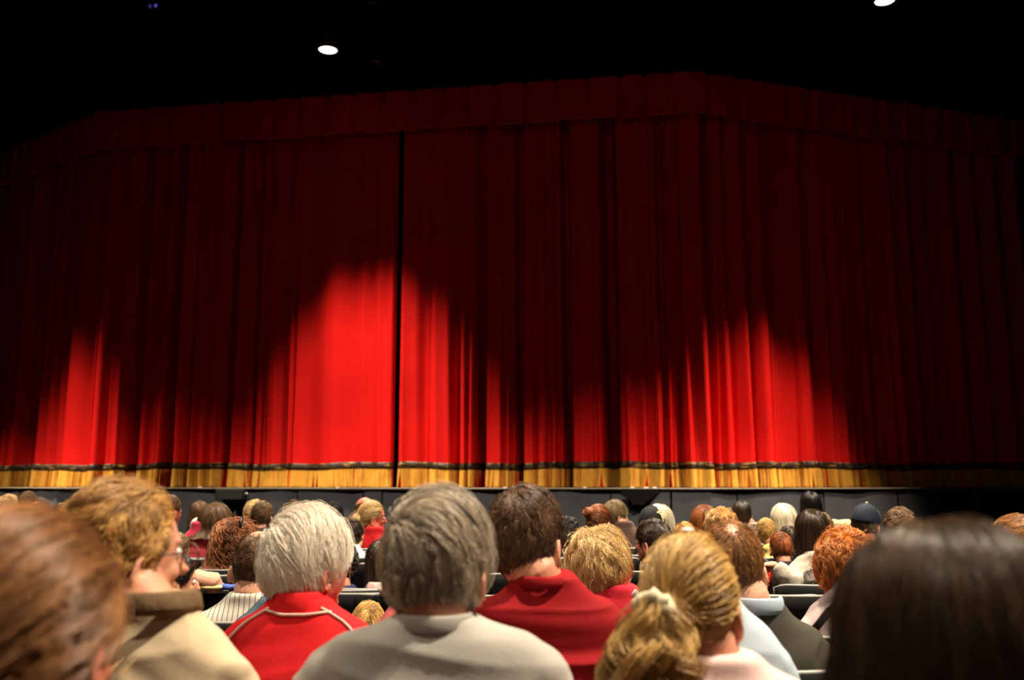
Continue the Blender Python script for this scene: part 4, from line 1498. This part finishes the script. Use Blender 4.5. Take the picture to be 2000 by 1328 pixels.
p = person(1026, 944, 148, 2.42, 'person with short dark brown hair and beard in a dark red shirt', short(0.034, 0.016, whorl=(-0.1, -0.45, 0.88), swirl=0.35, noise=0.22, clump=0.5, G=260, n=3800, nearmul=3, lift=0.45, nape=-0.92, side=0.45),
           HM['brown'], mat('cloth_dark_red', (0.27, 0.008, 0.011), 0.85, 0.12, bump=(260, 0.3, 0.002), var=(10, (0.24, 0.007, 0.010))), SKIN, yaw=28, sw=0.272, tx=0.04, near=True, seed=17, fold=0.016, foldf=(9, 12, 62), drop=0.285, lean=0.0, sleeves='short',
           collar=(mat('cloth_dark_red', (0.4, 0.01, 0.014)), 0.005, 0.068))
glasses(p)
g = Geo(); g.ell(p['H']((0, 0.045, -0.095)), np.array((0.058, 0.062, 0.040)) * p['hs'], p['Rm'])
link('beard', g.mesh('beard'), mat('beard_brown', (0.10, 0.05, 0.03), 0.8, 0.1, bump=(300, .8, .004)), p['root'])

p = person(1425, 1016, 122, 2.6, 'person with thinning copper hair and bald crown in an olive grey jacket', short(0.06, 0.012, whorl=(0.15, -0.62, 0.75), swirl=0.15, noise=0.12, clump=0.5, G=120, n=2600, nearmul=3, bald=((0.12, -0.42, 0.85), 0.965), lift=0.15, nape=-0.95, grav=0.12, side=0.7, shell=0.2),
           HM['copperbald'], mat('cloth_olive_grey', (0.055, 0.052, 0.042), 0.85, 0.12, bump=(200, 0.3, 0.002), var=(4, (0.075, 0.066, 0.05))), SKIN_PALE, yaw=15, sw=0.235, tx=0.05, near=True, seed=18, drop=0.27, fold=0.008, shirt_name='jacket',
           collar=(mat('cloth_shirt_blue_collar', (0.42, 0.50, 0.60), 0.8, bump=(90, .2, .001)), 0.018, 0.069))

person(1369, 1090, 110, 2.08, 'person in a light blue shirt, head hidden behind the blonde ponytail', short(0.03, 0.01), HM['olive'], mat('cloth_light_blue', (0.50, 0.60, 0.68), 0.85, 0.12, bump=(200, 0.25, 0.002), var=(8, (0.46, 0.56, 0.65))), sw=0.20, tx=0.0, near=True, seed=19, drop=0.13, fold=0.006, hs=0.9)
person(846, 1000, 110, 2.9, 'person in a coral shirt, mostly hidden behind the grey-haired head', short(0.03, 0.01), HM['brown'], cloth('coral', (0.78, 0.17, 0.16)), sw=0.20, seed=20, drop=0.27, tx=0.0)

# ================= fourth row
p = person(505, 1036, 90, 3.42, 'person with cropped dark hair in a white striped shirt', short(0.012, 0.006, n=3000, bald=((0.0, -0.15, 1.0), 0.93), clump=0.1, lift=0.6, nape=-0.95, shell=0.5),
           HM['brown'], striped('white_stripe', (0.74, 0.70, 0.60), (0.16, 0.15, 0.15), 109), SKIN_PALE, yaw=0, sw=0.245, seed=21, near=True, sleeves='short', drop=0.275, tx=-0.01, fold=0.006)
g = Geo(); ring = [(p['tx'] + 0.062 * math.cos(q), p['ty'] - 0.0 + 0.062 * math.sin(q), p['zs'] + 0.052 - 0.01 * math.sin(q)) for q in np.linspace(0, 6.2832, 60)]
g.tube(ring, [0.0022 + 0.0008 * (i % 2) for i in range(60)], 6)
link('necklace', g.mesh('necklace'), mat('gold_chain', (0.6, 0.35, 0.1), 0.3, 0.6, metal=0.9, bump=(50, .1, .001)), p['root'])

person(560, 1042, 98, 2.88, 'person with ash brown hair in a steel blue top, half hidden behind the white-haired head', fluffy(0.07, 0.02, clump=0.5), HM['olive'], cloth('steel_blue', (0.10, 0.17, 0.23)), yaw=0, sw=0.20, seed=22, drop=0.24)
person(338, 1076, 78, 3.1, 'person with dark cropped hair and black jacket, in profile facing right', short(0.02, 0.008, n=2000, clump=0.1), HM['black'], cloth('black', (0.014, 0.014, 0.016)), SKIN, yaw=62, sw=0.185, tx=0.03, seed=23, drop=0.225, shirt_name='jacket',
       collar=(mat('yellow_trim', (0.55, 0.42, 0.06), 0.8, bump=(90, .2, .001)), 0.004, 0.062), near=True)
# yellow trim of that jacket is laid on it below
JKT = None
p = person(1166, 1021, 126, 3.0, 'person with a tousled blonde bob in a red shirt with a white shoulder stripe', fluffy(0.15, 0.034, relief=0.5, n=4200, whorl=(-0.15, -0.15, 0.97), swirl=0.15, noise=0.4, clump=0.82, G=70, wave=0.011, freq=1.3, lift=0.15, nape=-1.0, side=1.0, grav=0.16, frizz=0.001, darklow=0.55, hug=0.7), HM['blonde'],
           cloth('crimson', (0.60, 0.02, 0.04)), SKIN, yaw=6, sw=0.235, seed=24, near=True, drop=0.25, tx=0.05)
surf_path(p, [(0.095, p['zs'] + 0.05), (0.125, p['zs'] + 0.03), (0.155, p['zs'] - 0.01), (0.175, p['zs'] - 0.07)], 0.003, 'stripe', mat('white_stripe_cloth', (0.75, 0.72, 0.7), 0.8, bump=(90, .2, .001)), flat=0.013)

p = person(1648, 1030, 116, 3.1, 'person with copper red curls in a pale lilac top with a black bag strap', curly(0.09, 0.034, n=3600, noise=0.5, wave=0.010, freq=1.7, clump=0.8, G=110, nape=-0.9), HM['red'],
           cloth('pale_lilac', (0.62, 0.52, 0.52)), SKIN, yaw=8, sw=0.20, seed=25, near=True, drop=0.235, sleeves='short',
           collar=(mat('cloth_pale_blue', (0.45, 0.58, 0.68), 0.8, bump=(90, .2, .001)), 0.02, 0.064))
surf_path(p, [(-0.05, p['zs'] + 0.02), (-0.10, p['zs'] - 0.02), (-0.15, p['zs'] - 0.08), (-0.16, p['zs'] - 0.15)], 0.004, 'bag_strap', mat('strap_black', (0.01, 0.01, 0.01), 0.6, bump=(90, .2, .001)), flat=0.016)
person(1985, 1003, 112, 3.1, 'person with cropped reddish brown hair cut by the right edge', short(0.02, 0.009, n=4500, clump=0.2, G=300, noise=0.3, lift=0.5, nape=-.9), HM['copperbald'], cloth('charcoal', (0.03, 0.03, 0.035)), sw=0.23, seed=26, near=True)
person(720, 1172, 60, 3.3, 'small child, only the light brown crown showing above the red shoulder', short(0.04, 0.012, n=2200), HM['dirty'], cloth('child_green', (0.1, 0.2, 0.12)), sw=0.14, seed=27, drop=0.2)

# ================= fifth and sixth row
p = person(1196, 1058, 72, 3.75, 'person with brown hair and a red ear behind the blonde bob', short(0.05, 0.014, n=1800, nape=-.95), HM['midbrown'], cloth('black_knit', (0.012, 0.013, 0.016)), SKIN_RED, yaw=18, sw=0.235, tx=0.03, seed=28)
p = person(508, 1046, 66, 4.3, 'person stretching an arm along the neighbouring chair back', short(0.02, 0.01), HM['brown'], cloth('grey_tee', (0.2, 0.2, 0.2)), SKIN_PALE, sw=0.215, seed=29, sleeves='short', near=True,
           arms={-1: ((-0.13, -0.25, 0.875), (-0.315, -0.225, 0.873), (-0.42, -0.22, 0.862), (0, 0, 1))})
sh_, el, wr, tip, pn = p['armp'][-1]
d = (wr - el) / np.linalg.norm(wr - el)
g = Geo(); g.tube([wr - d * 0.006, wr + d * 0.014], [(0.029, 0.029)] * 2, 20); link('watch_strap', g.mesh('watch_strap'), mat('strap_black', (0.01, 0.01, 0.01)), p['root'])
g = Geo(); g.tube([wr + d * 0.004 + np.array((0, 0, 0.026)), wr + d * 0.004 + np.array((0, 0, 0.034))], 0.017, 18); link('watch', g.mesh('watch'), mat('watch_steel', (0.25, 0.25, 0.25), 0.3, metal=.8, bump=(50, .1, .001)), p['root'])

person(668, 1056, 62, 4.35, 'person with dark curls in a navy shirt, beside the white-haired profile', curly(0.05, 0.02), HM['black'], cloth('navy', (0.012, 0.02, 0.065)), sw=0.21, tx=0.02, seed=30, drop=0.26)
p = person(748, 1050, 64, 4.4, 'small child with dark brown hair in a pink floral top', longh(0.16, 0.12, 0.016, wide=1.02), HM['darkbrown'], mat('cloth_pink_floral', (0.80, 0.38, 0.38), 0.85, 0.1, bump=(150, .2, .002), var=(60, (0.78, 0.62, 0.58))), sw=0.155, seed=31, drop=0.26)
p = person(1584, 989, 64, 4.55, 'person with very long dark brown hair in a grey knitted sweater', longh(0.44, 0.40, 0.022, n=3000, wide=1.08, rad=0.0011, clump=0.4), HM['darkbrown'],
           mat('cloth_grey_knit', (0.40, 0.36, 0.31), 0.9, 0.1, bump=(120, 0.4, 0.003), var=(40, (0.5, 0.46, 0.38))), SKIN, sw=0.195, seed=32, drop=0.27, sleeves='long', near=True, tx=-0.01,
           arms={-1: ((-0.155, -0.16, 0.83), (-0.235, -0.14, 0.905), (-0.30, -0.13, 0.905), (0, 0, 1))}, fold=0.005)
b = empty('drink_bottle', (p['X'] - 0.262, p['Y'] - 0.14, 0.80), 'small red drink bottle held in the hand of the person in the grey sweater', 'bottle')
g = Geo(); g.lathe([(0.001, 0), (0.018, 0), (0.019, 0.05), (0.016, 0.075), (0.008, 0.09), (0.008, 0.1), (0.001, 0.1)], seg=16)
link('bottle_body', g.mesh('bottle_body'), mat('red_plastic', (0.6, 0.04, 0.03), 0.3, 0.5, bump=(50, .05, .001)), b)
g = Geo(); g.lathe([(0.001, 0.098), (0.010, 0.098), (0.010, 0.112), (0.001, 0.112)], seg=16)
link('bottle_cap', g.mesh('bottle_cap'), mat('white_gloss', (0.85, 0.82, 0.8)), b)

p = person(459, 1003, 90, 5.3, 'person with long auburn ringlets and a dark claw clip', longh(0.24, 0.20, 0.04, wide=1.15, n=3400, k=44, wave=0.012, freq=7, curl=0.9, clump=0.88, G=170, noise=0.2, rad=0.0014, relief=0.5), HM['curlyred'], cloth('dark_brown_top', (0.03, 0.015, 0.01)), sw=0.20, seed=33, drop=0.28)
g = Geo(); g.tube([p['H']((0.05, -0.05, 0.125)), p['H']((0.055, -0.085, 0.105)), p['H']((0.06, -0.105, 0.075))], [0.008, 0.012, 0.006], 8)
link('claw_clip', g.mesh('claw_clip'), mat('clip_black', (0.01, 0.01, 0.01)), p['root'])
person(1276, 1012, 62, 5.2, 'person with short spiky dark hair and glasses, face turned left', short(0.045, 0.012, n=2200, lift=1.1, noise=0.5, clump=0.5, G=160, hug=0.15, nape=-.9, side=0.4), HM['darkbrown'], cloth('charcoal', (0.03, 0.03, 0.035)), SKIN_RED, yaw=-48, sw=0.22, seed=34, near=True)
p = _last = None
person(1525, 1038, 37, 5.15, 'small child with chestnut hair in front of the white-blonde head', short(0.05, 0.014, nape=-.95), HM['auburn'], cloth('black_knit', (0.012, 0.013, 0.016)), sw=0.15, seed=35, hs=0.74, drop=0.22)
person(1757, 989, 66, 5.3, 'person with light brown hair showing just left of the large blurred head', fluffy(0.07, 0.02), HM['midbrown'], cloth('navy', (0.012, 0.02, 0.065)), sw=0.2, seed=36)
p = person(1689, 985, 52, 5.9, 'person in a navy baseball cap with a white front panel', short(0.02, 0.008, bald=((0, 0, 1), 0.1), nape=-.9), HM['brown'], cloth('charcoal', (0.03, 0.03, 0.035)), SKIN_RED, yaw=42, roll=6, sw=0.22, seed=37, near=True, hs=0.98)
cap(p, mat('cap_navy', (0.012, 0.016, 0.03), 0.8, 0.2, bump=(200, .3, .002)), mat('cap_white', (0.8, 0.75, 0.62), 0.8, bump=(200, .3, .002)), brim=False)
person(345, 1040, 40, 5.3, 'small person with ash brown hair in a dark red cable sweater', fluffy(0.04, 0.012), HM['olive'], mat('cloth_cable_red', (0.28, 0.015, 0.015), 0.9, 0.1, bump=(60, .9, .01), var=(30, (0.2, 0.01, 0.01))), yaw=30, sw=0.17, seed=38, hs=0.8, drop=0.23)
person(34, 982, 80, 5.3, 'person with smooth brown hair, wide crown showing above the lower left head', short(0.05, 0.02, clump=0.3), HM['midbrown'], cloth('dark_green', (0.02, 0.05, 0.03)), sw=0.21, seed=39)

# ================= seventh and eighth rows
person(422, 978, 66, 6.1, 'person in a hot pink top with shoulder-length brown hair', longh(0.18, 0.085, 0.024, wide=1.1, clump=0.5), HM['midbrown'], cloth('hot_pink', (0.80, 0.07, 0.13)), sw=0.19, seed=40, tx=-0.05, drop=0.195)
person(513, 977, 43, 6.1, 'person with short brown hair and a swirl at the crown, right of the red ringlets', short(0.035, 0.012, swirl=1.2, whorl=(0.05, -0.7, .7)), HM['midbrown'], cloth('charcoal', (0.03, 0.03, 0.035)), SKIN_PALE, yaw=8, sw=0.2, seed=41)
person(688, 1012, 44, 6.1, 'person with dark brown hair in a pale grey top, behind the white-haired head', short(0.04, 0.014), HM['darkbrown'], cloth('pale_grey', (0.5, 0.52, 0.58)), sw=0.19, seed=42, drop=0.23)
person(1107, 1008, 50, 6.1, 'person with black wavy hair between the dark red shirt and the blonde bob', curly(0.06, 0.02), HM['black'], cloth('black_knit', (0.012, 0.013, 0.016)), sw=0.2, seed=43)
p = person(1170, 984, 47, 6.1, 'person with an auburn updo and red earring', tied((-0.6, -0.8, 0.25), t=0.012, bun=dict(dir=(-0.35, -0.85, 0.45), r=0.034), nape=-.9, n=1500), HM['auburn'], cloth('black_knit', (0.012, 0.013, 0.016)), yaw=38, sw=0.18, seed=44)
g = Geo(); g.ell(p['H']((0.088, 0.0, -0.085)), (0.007, 0.007, 0.010), seg=10, rings=8); link('earring', g.mesh('earring'), mat('earring_red', (0.7, 0.05, 0.03), 0.3, bump=(50, .1, .001)), p['root'])
p = person(1272, 990, 50, 6.3, 'person in a black cap with gold scrollwork embroidery', short(0.03, 0.01, bald=((0, 0, 1), 0.1)), HM['brown'], cloth('black_knit', (0.012, 0.013, 0.016)), SKIN, yaw=25, sw=0.2, seed=45, near=True)
cap(p, mat('cap_black', (0.006, 0.006, 0.007), 0.8, 0.2, bump=(200, .3, .002)), emblem=(0.70, -0.1, 0.50), button=(0.01, 0.01, 0.01))
person(1336, 1018, 46, 6.1, 'person with mid brown hair behind the blonde ponytail head', short(0.05, 0.014), HM['gold'], cloth('dark_green', (0.02, 0.05, 0.03)), sw=0.19, seed=46)
person(1375, 982, 56, 6.4, 'person with dark auburn hair beside the golden waves', longh(0.2, 0.13, 0.02), HM['auburn'], cloth('dark_brown_top', (0.03, 0.015, 0.01)), sw=0.19, seed=47)
person(1408, 988, 60, 6.0, 'person with wavy golden hair behind the balding copper head', curly(0.10, 0.03, freq=1.5, wave=0.014), HM['gold'], cloth('dark_green', (0.02, 0.05, 0.03)), sw=0.19, seed=48)
person(1495, 1011, 34, 6.1, 'child with short light brown hair in a yellow shirt', short(0.03, 0.01), HM['dirty'], cloth('yellow', (0.75, 0.55, 0.16)), sw=0.135, seed=49, drop=0.225, hs=0.74, tx=0.03)
person(1530, 980, 50, 6.35, 'person with a smooth white-blonde bob', longh(0.17, 0.10, 0.022, wide=0.9, n=2600, clump=0.2), HM['plat'], cloth('dark_brown_top', (0.03, 0.015, 0.01)), sw=0.19, seed=50, ear=False)
person(1541, 1025, 44, 5.75, 'person with black hair and a dark headband below the white-blonde head', short(0.04, 0.012), HM['darkbrown'], cloth('black_knit', (0.012, 0.013, 0.016)), sw=0.18, seed=51, hs=0.8)
person(1606, 1000, 34, 6.2, 'person with greyish brown hair and pale blue collar, right of the very long dark hair', short(0.04, 0.012), HM['midbrown'], cloth('pale_blue_shirt', (0.42, 0.50, 0.60)), sw=0.185, seed=52, hs=0.8)

# ================= rows near the stage
person(390, 976, 40, 7.7, 'person with long golden brown hair, left of the hot pink top', longh(0.26, 0.2, 0.018, wide=1.05), HM['midbrown'], cloth('black_knit', (0.012, 0.013, 0.016)), sw=0.18, seed=53, hs=0.86)
p = person(386, 1012, 18, 7.0, 'small child in a white knitted hat beside the brown-haired person in pink', short(0.01, 0.004, bald=((0, 0, 1), 0.2)), HM['dirty'], cloth('pale_lilac', (0.62, 0.52, 0.52)), sw=0.13, seed=54, hs=0.55)
V, Fc = sphere(20, 12); V = V * (p['a'] + 0.008); keep = [f for f in Fc if V[list(f)].mean(0)[2] > -0.03]
g = Geo(); g.add(V @ p['Rm'].T + p['HC'], keep); link('knitted_hat', g.mesh('knitted_hat'), mat('white_wool', (0.8, 0.68, 0.64), 0.9, bump=(80, .8, .006)), p['root'])
person(497, 975, 40, 7.0, 'person with blonde hair, left behind the swirled brown crown', fluffy(0.06, 0.016), HM['blonde'], cloth('rust top', (0.25, 0.10, 0.06)), sw=0.18, seed=55)
person(573, 975, 38, 7.8, 'person with short brown hair left of the white-haired head, near the stage', short(0.035, 0.012), HM['brown'], cloth('navy', (0.012, 0.02, 0.065)), sw=0.2, seed=56, yaw=-20)
person(650, 979, 44, 7.2, 'person with black hair above the white-haired head', short(0.04, 0.014), HM['black'], cloth('black_knit', (0.012, 0.013, 0.016)), sw=0.2, seed=57)
person(623, 980, 32, 8.6, 'bald person near the stage, just left of the black hair', short(0.012, 0.005, bald=((0, 0.1, 1), 0.35)), HM['brown'], cloth('charcoal', (0.03, 0.03, 0.035)), SKIN, sw=0.2, seed=58)
person(713, 970, 38, 7.9, 'bald person in profile facing left behind the blonde ponytail', short(0.015, 0.005, bald=((0, 0.25, 0.95), 0.45)), HM['midbrown'], cloth('charcoal', (0.03, 0.03, 0.035)), SKIN_RED, yaw=-55, sw=0.21, seed=59, near=True, hs=0.95)
p = person(727, 978, 44, 6.9, 'person with a blonde ponytail and navy tie in a red shirt, face turned right', tied((0.05, -0.95, -0.15), t=0.012, tail=dict(L=0.24, dir=(0.0, -0.6, -0.45), n=1100, wave=0.004, clump=0.3, grav=0.35), n=1700, nape=-.9), HM['blonde'], cloth('bright_red_plain', (0.62, 0.015, 0.02)), SKIN_RED, yaw=72, sw=0.165, seed=60, near=True, drop=0.25, sleeves='short', tx=0.03)
T = np.array((0.05, -0.95, -0.15)); T /= np.linalg.norm(T)
c = T * (A0 + 0.016)
e1 = np.cross(T, (0, 0, 1)); e1 /= np.linalg.norm(e1); e2 = np.cross(T, e1)
g = Geo(); g.tube(p['H'](np.array([c + (e1 * math.cos(q) + e2 * math.sin(q)) * 0.024 for q in np.linspace(0, 6.2832, 30)])), 0.013, 8)
link('hair_tie', g.mesh('hair_tie'), mat('tie_navy', (0.03, 0.04, 0.07), 0.8, bump=(90, .4, .003)), p['root'])
p = person(1200, 975, 44, 7.0, 'person with short light brown hair in a taupe top, face turned right', short(0.06, 0.014, nape=-.9), HM['olive'], cloth('taupe', (0.10, 0.055, 0.045)), SKIN, yaw=68, sw=0.2, seed=61, near=True, tx=0.06, drop=0.225)
person(1287, 981, 58, 7.2, 'person with long straight platinum hair behind the black cap', longh(0.32, 0.26, 0.022, wide=1.15, n=2400, clump=0.2), HM['plat'], cloth('dark_green', (0.02, 0.05, 0.03)), sw=0.19, seed=62, ear=False)
person(1448, 977, 36, 7.4, 'person with dark hair in a brown and white patterned blouse', longh(0.17, 0.13, 0.012), HM['darkbrown'], mat('cloth_pattern', (0.10, 0.06, 0.045), 0.85, 0.1, bump=(80, .3, .002), var=(55, (0.55, 0.42, 0.34))), sw=0.2, tx=0.07, seed=63, drop=0.235, hs=0.82)
person(1583, 958, 40, 7.8, 'person with long black hair seated highest, against the stage skirt', longh(0.26, 0.2, 0.014, wide=1.1, n=2400, clump=0.1), HM['black'], cloth('black_knit', (0.012, 0.013, 0.016)), sw=0.19, seed=64, ear=False)
person(330, 965, 44, 6.6, 'person with a red ear and brown hair, directly beyond the golden profile', short(0.02, 0.008), HM['midbrown'], cloth('dark_brown_top', (0.03, 0.015, 0.01)), SKIN_RED, yaw=30, sw=0.2, seed=65)
person(17, 966, 40, 8.2, 'person with curly grey-blonde hair at the far left edge', curly(0.05, 0.02), HM['blonde'], cloth('black_knit', (0.012, 0.013, 0.016)), sw=0.2, seed=66)
person(55, 958, 38, 8.3, 'person with short brown hair against the skirt at the far left', short(0.03, 0.012), HM['midbrown'], cloth('charcoal', (0.03, 0.03, 0.035)), sw=0.2, seed=67)
person(79, 979, 40, 7.0, 'person with a copper brown bun at the far left', tied((-0.1, -0.9, 0.4), bun=dict(dir=(0.2, -0.8, 0.5), r=0.03)), HM['copperbald'], cloth('rust top', (0.25, 0.10, 0.06)), sw=0.18, seed=68)
person(121, 981, 38, 7.0, 'person with dull brown hair just left of the golden profile', short(0.04, 0.014), HM['midbrown'], cloth('charcoal', (0.03, 0.03, 0.035)), sw=0.19, seed=69)

# ================= empty chairs that show between people
def empty_chair(px, py, label, dx=0.0, rz=0):
    b = ray(px, py)
    Y = (0.829 - CAMZ) / b[1]
    chair(b[0] * Y, Y + 0.04, label, rz)
    return b[0] * Y, Y
EC = [(376, 1090, 'empty black chair left of the auburn ringlets, under the red sweater'),
      (372, 1122, 'empty black chair whose back carries the outstretched hand'),
      (425, 1152, 'empty black chair with a yellow disc and blue cloth on its back'),
      (708, 1075, 'empty black chair behind the person in the pale grey top'),
      (706, 1098, 'empty black chair above the child in the pink floral top'),
      (686, 1156, 'empty black chair between the red polo and the coral shirt'),
      (783, 1158, 'empty black chair behind the grey-haired head, pale cloth on its top'),
      (1474, 1122, 'empty black chair left of the grey knitted sweater'),
      (1503, 1160, 'empty black chair just above the olive grey jacket'),
      (1572, 1160, 'empty black chair left of the copper curls'),
      (925, 1118, 'empty black chair in the gap between the grey and the dark brown head'),
      (940, 1160, 'nearer empty black chair in the gap between the grey and the dark brown head'),
      (1238, 1044, 'empty black chair in front of the taupe top'),]
for x, y, l in EC: empty_chair(x, y, l)

# things lying on chair backs
b = ray(425, 1152); Y = (0.829 - CAMZ) / b[1]
c = P(412, 1148, Y)
root = empty('yellow_disc', (c.x, c.y, 0.83), 'pale yellow disc lying on the chair back left of the striped shirt', 'disc')
g = Geo(); g.ell((0, 0.0, 0.012), (0.062, 0.05, 0.014), seg=24, rings=10)
link('disc_body', g.mesh('disc_body'), mat('yellow_card', (0.80, 0.66, 0.30), 0.6, bump=(60, .2, .002)), root)
g = Geo(); r_ = np.random.RandomState(4)
for i in range(6): g.ell((0.05 - 0.018 * i, r_.uniform(-.01, .01), 0.014 + r_.uniform(-.004, .004)), (0.02, 0.024, 0.014), seg=14, rings=8)
cl = link('blue_cloth', remesh(g, 0.004, 4, 'blue_cloth'), mat('cloth_royal_blue', (0.07, 0.12, 0.42), 0.85, bump=(90, .6, .005)))
cl.location = (c.x + 0.09, c.y, 0.828)
tag(cl, 'crumpled blue cloth next to the yellow disc', 'cloth')
c = P(760, 1150, (0.829 - CAMZ) / ray(783, 1158)[1])
g = Geo()
for i in range(5): g.ell((-0.03 + 0.018 * i, 0, 0.013 + 0.006 * (i % 2)), (0.02, 0.022, 0.015), seg=14, rings=8)
cl = link('pale_cloth', remesh(g, 0.004, 4, 'pale_cloth'), mat('cloth_pale', (0.42, 0.42, 0.38), 0.85, bump=(90, .6, .005)))
cl.location = (c.x, c.y, 0.828); tag(cl, 'pale grey cloth on a chair back beside the grey-haired head', 'cloth')
# khaki coat over a chair
x_, Y_ = empty_chair(1646, 1078, 'black chair carrying a pale khaki coat, left of the navy cap')
g = Geo(); c = P(1645, 1014, Y_)
zt = c.z - 0.83
g.ell((-0.045, 0, zt - 0.05), (0.05, 0.05, 0.055), seg=16, rings=10); g.ell((0.045, 0.01, zt - 0.05), (0.055, 0.05, 0.05), seg=16, rings=10)
g.ell((0, 0.0, zt * 0.5), (0.12, 0.06, zt * 0.5), seg=20, rings=12); g.ell((0, -0.03, -0.02), (0.16, 0.06, 0.12), seg=20, rings=12)
m_ = remesh(g, 0.008, 5, 'coat'); co = get_co(m_); no = get_no(m_); co += no * (0.006 * sn(co, 40, 3))[:, None]; set_co(m_, co)
o = link('khaki_coat', m_, mat('cloth_khaki', (0.42, 0.36, 0.20), 0.9, bump=(90, .5, .004)))
o.location = (c.x, Y_ + 0.02, 0.83); tag(o, 'pale khaki coat bundled over a chair back, left of the navy cap', 'coat')
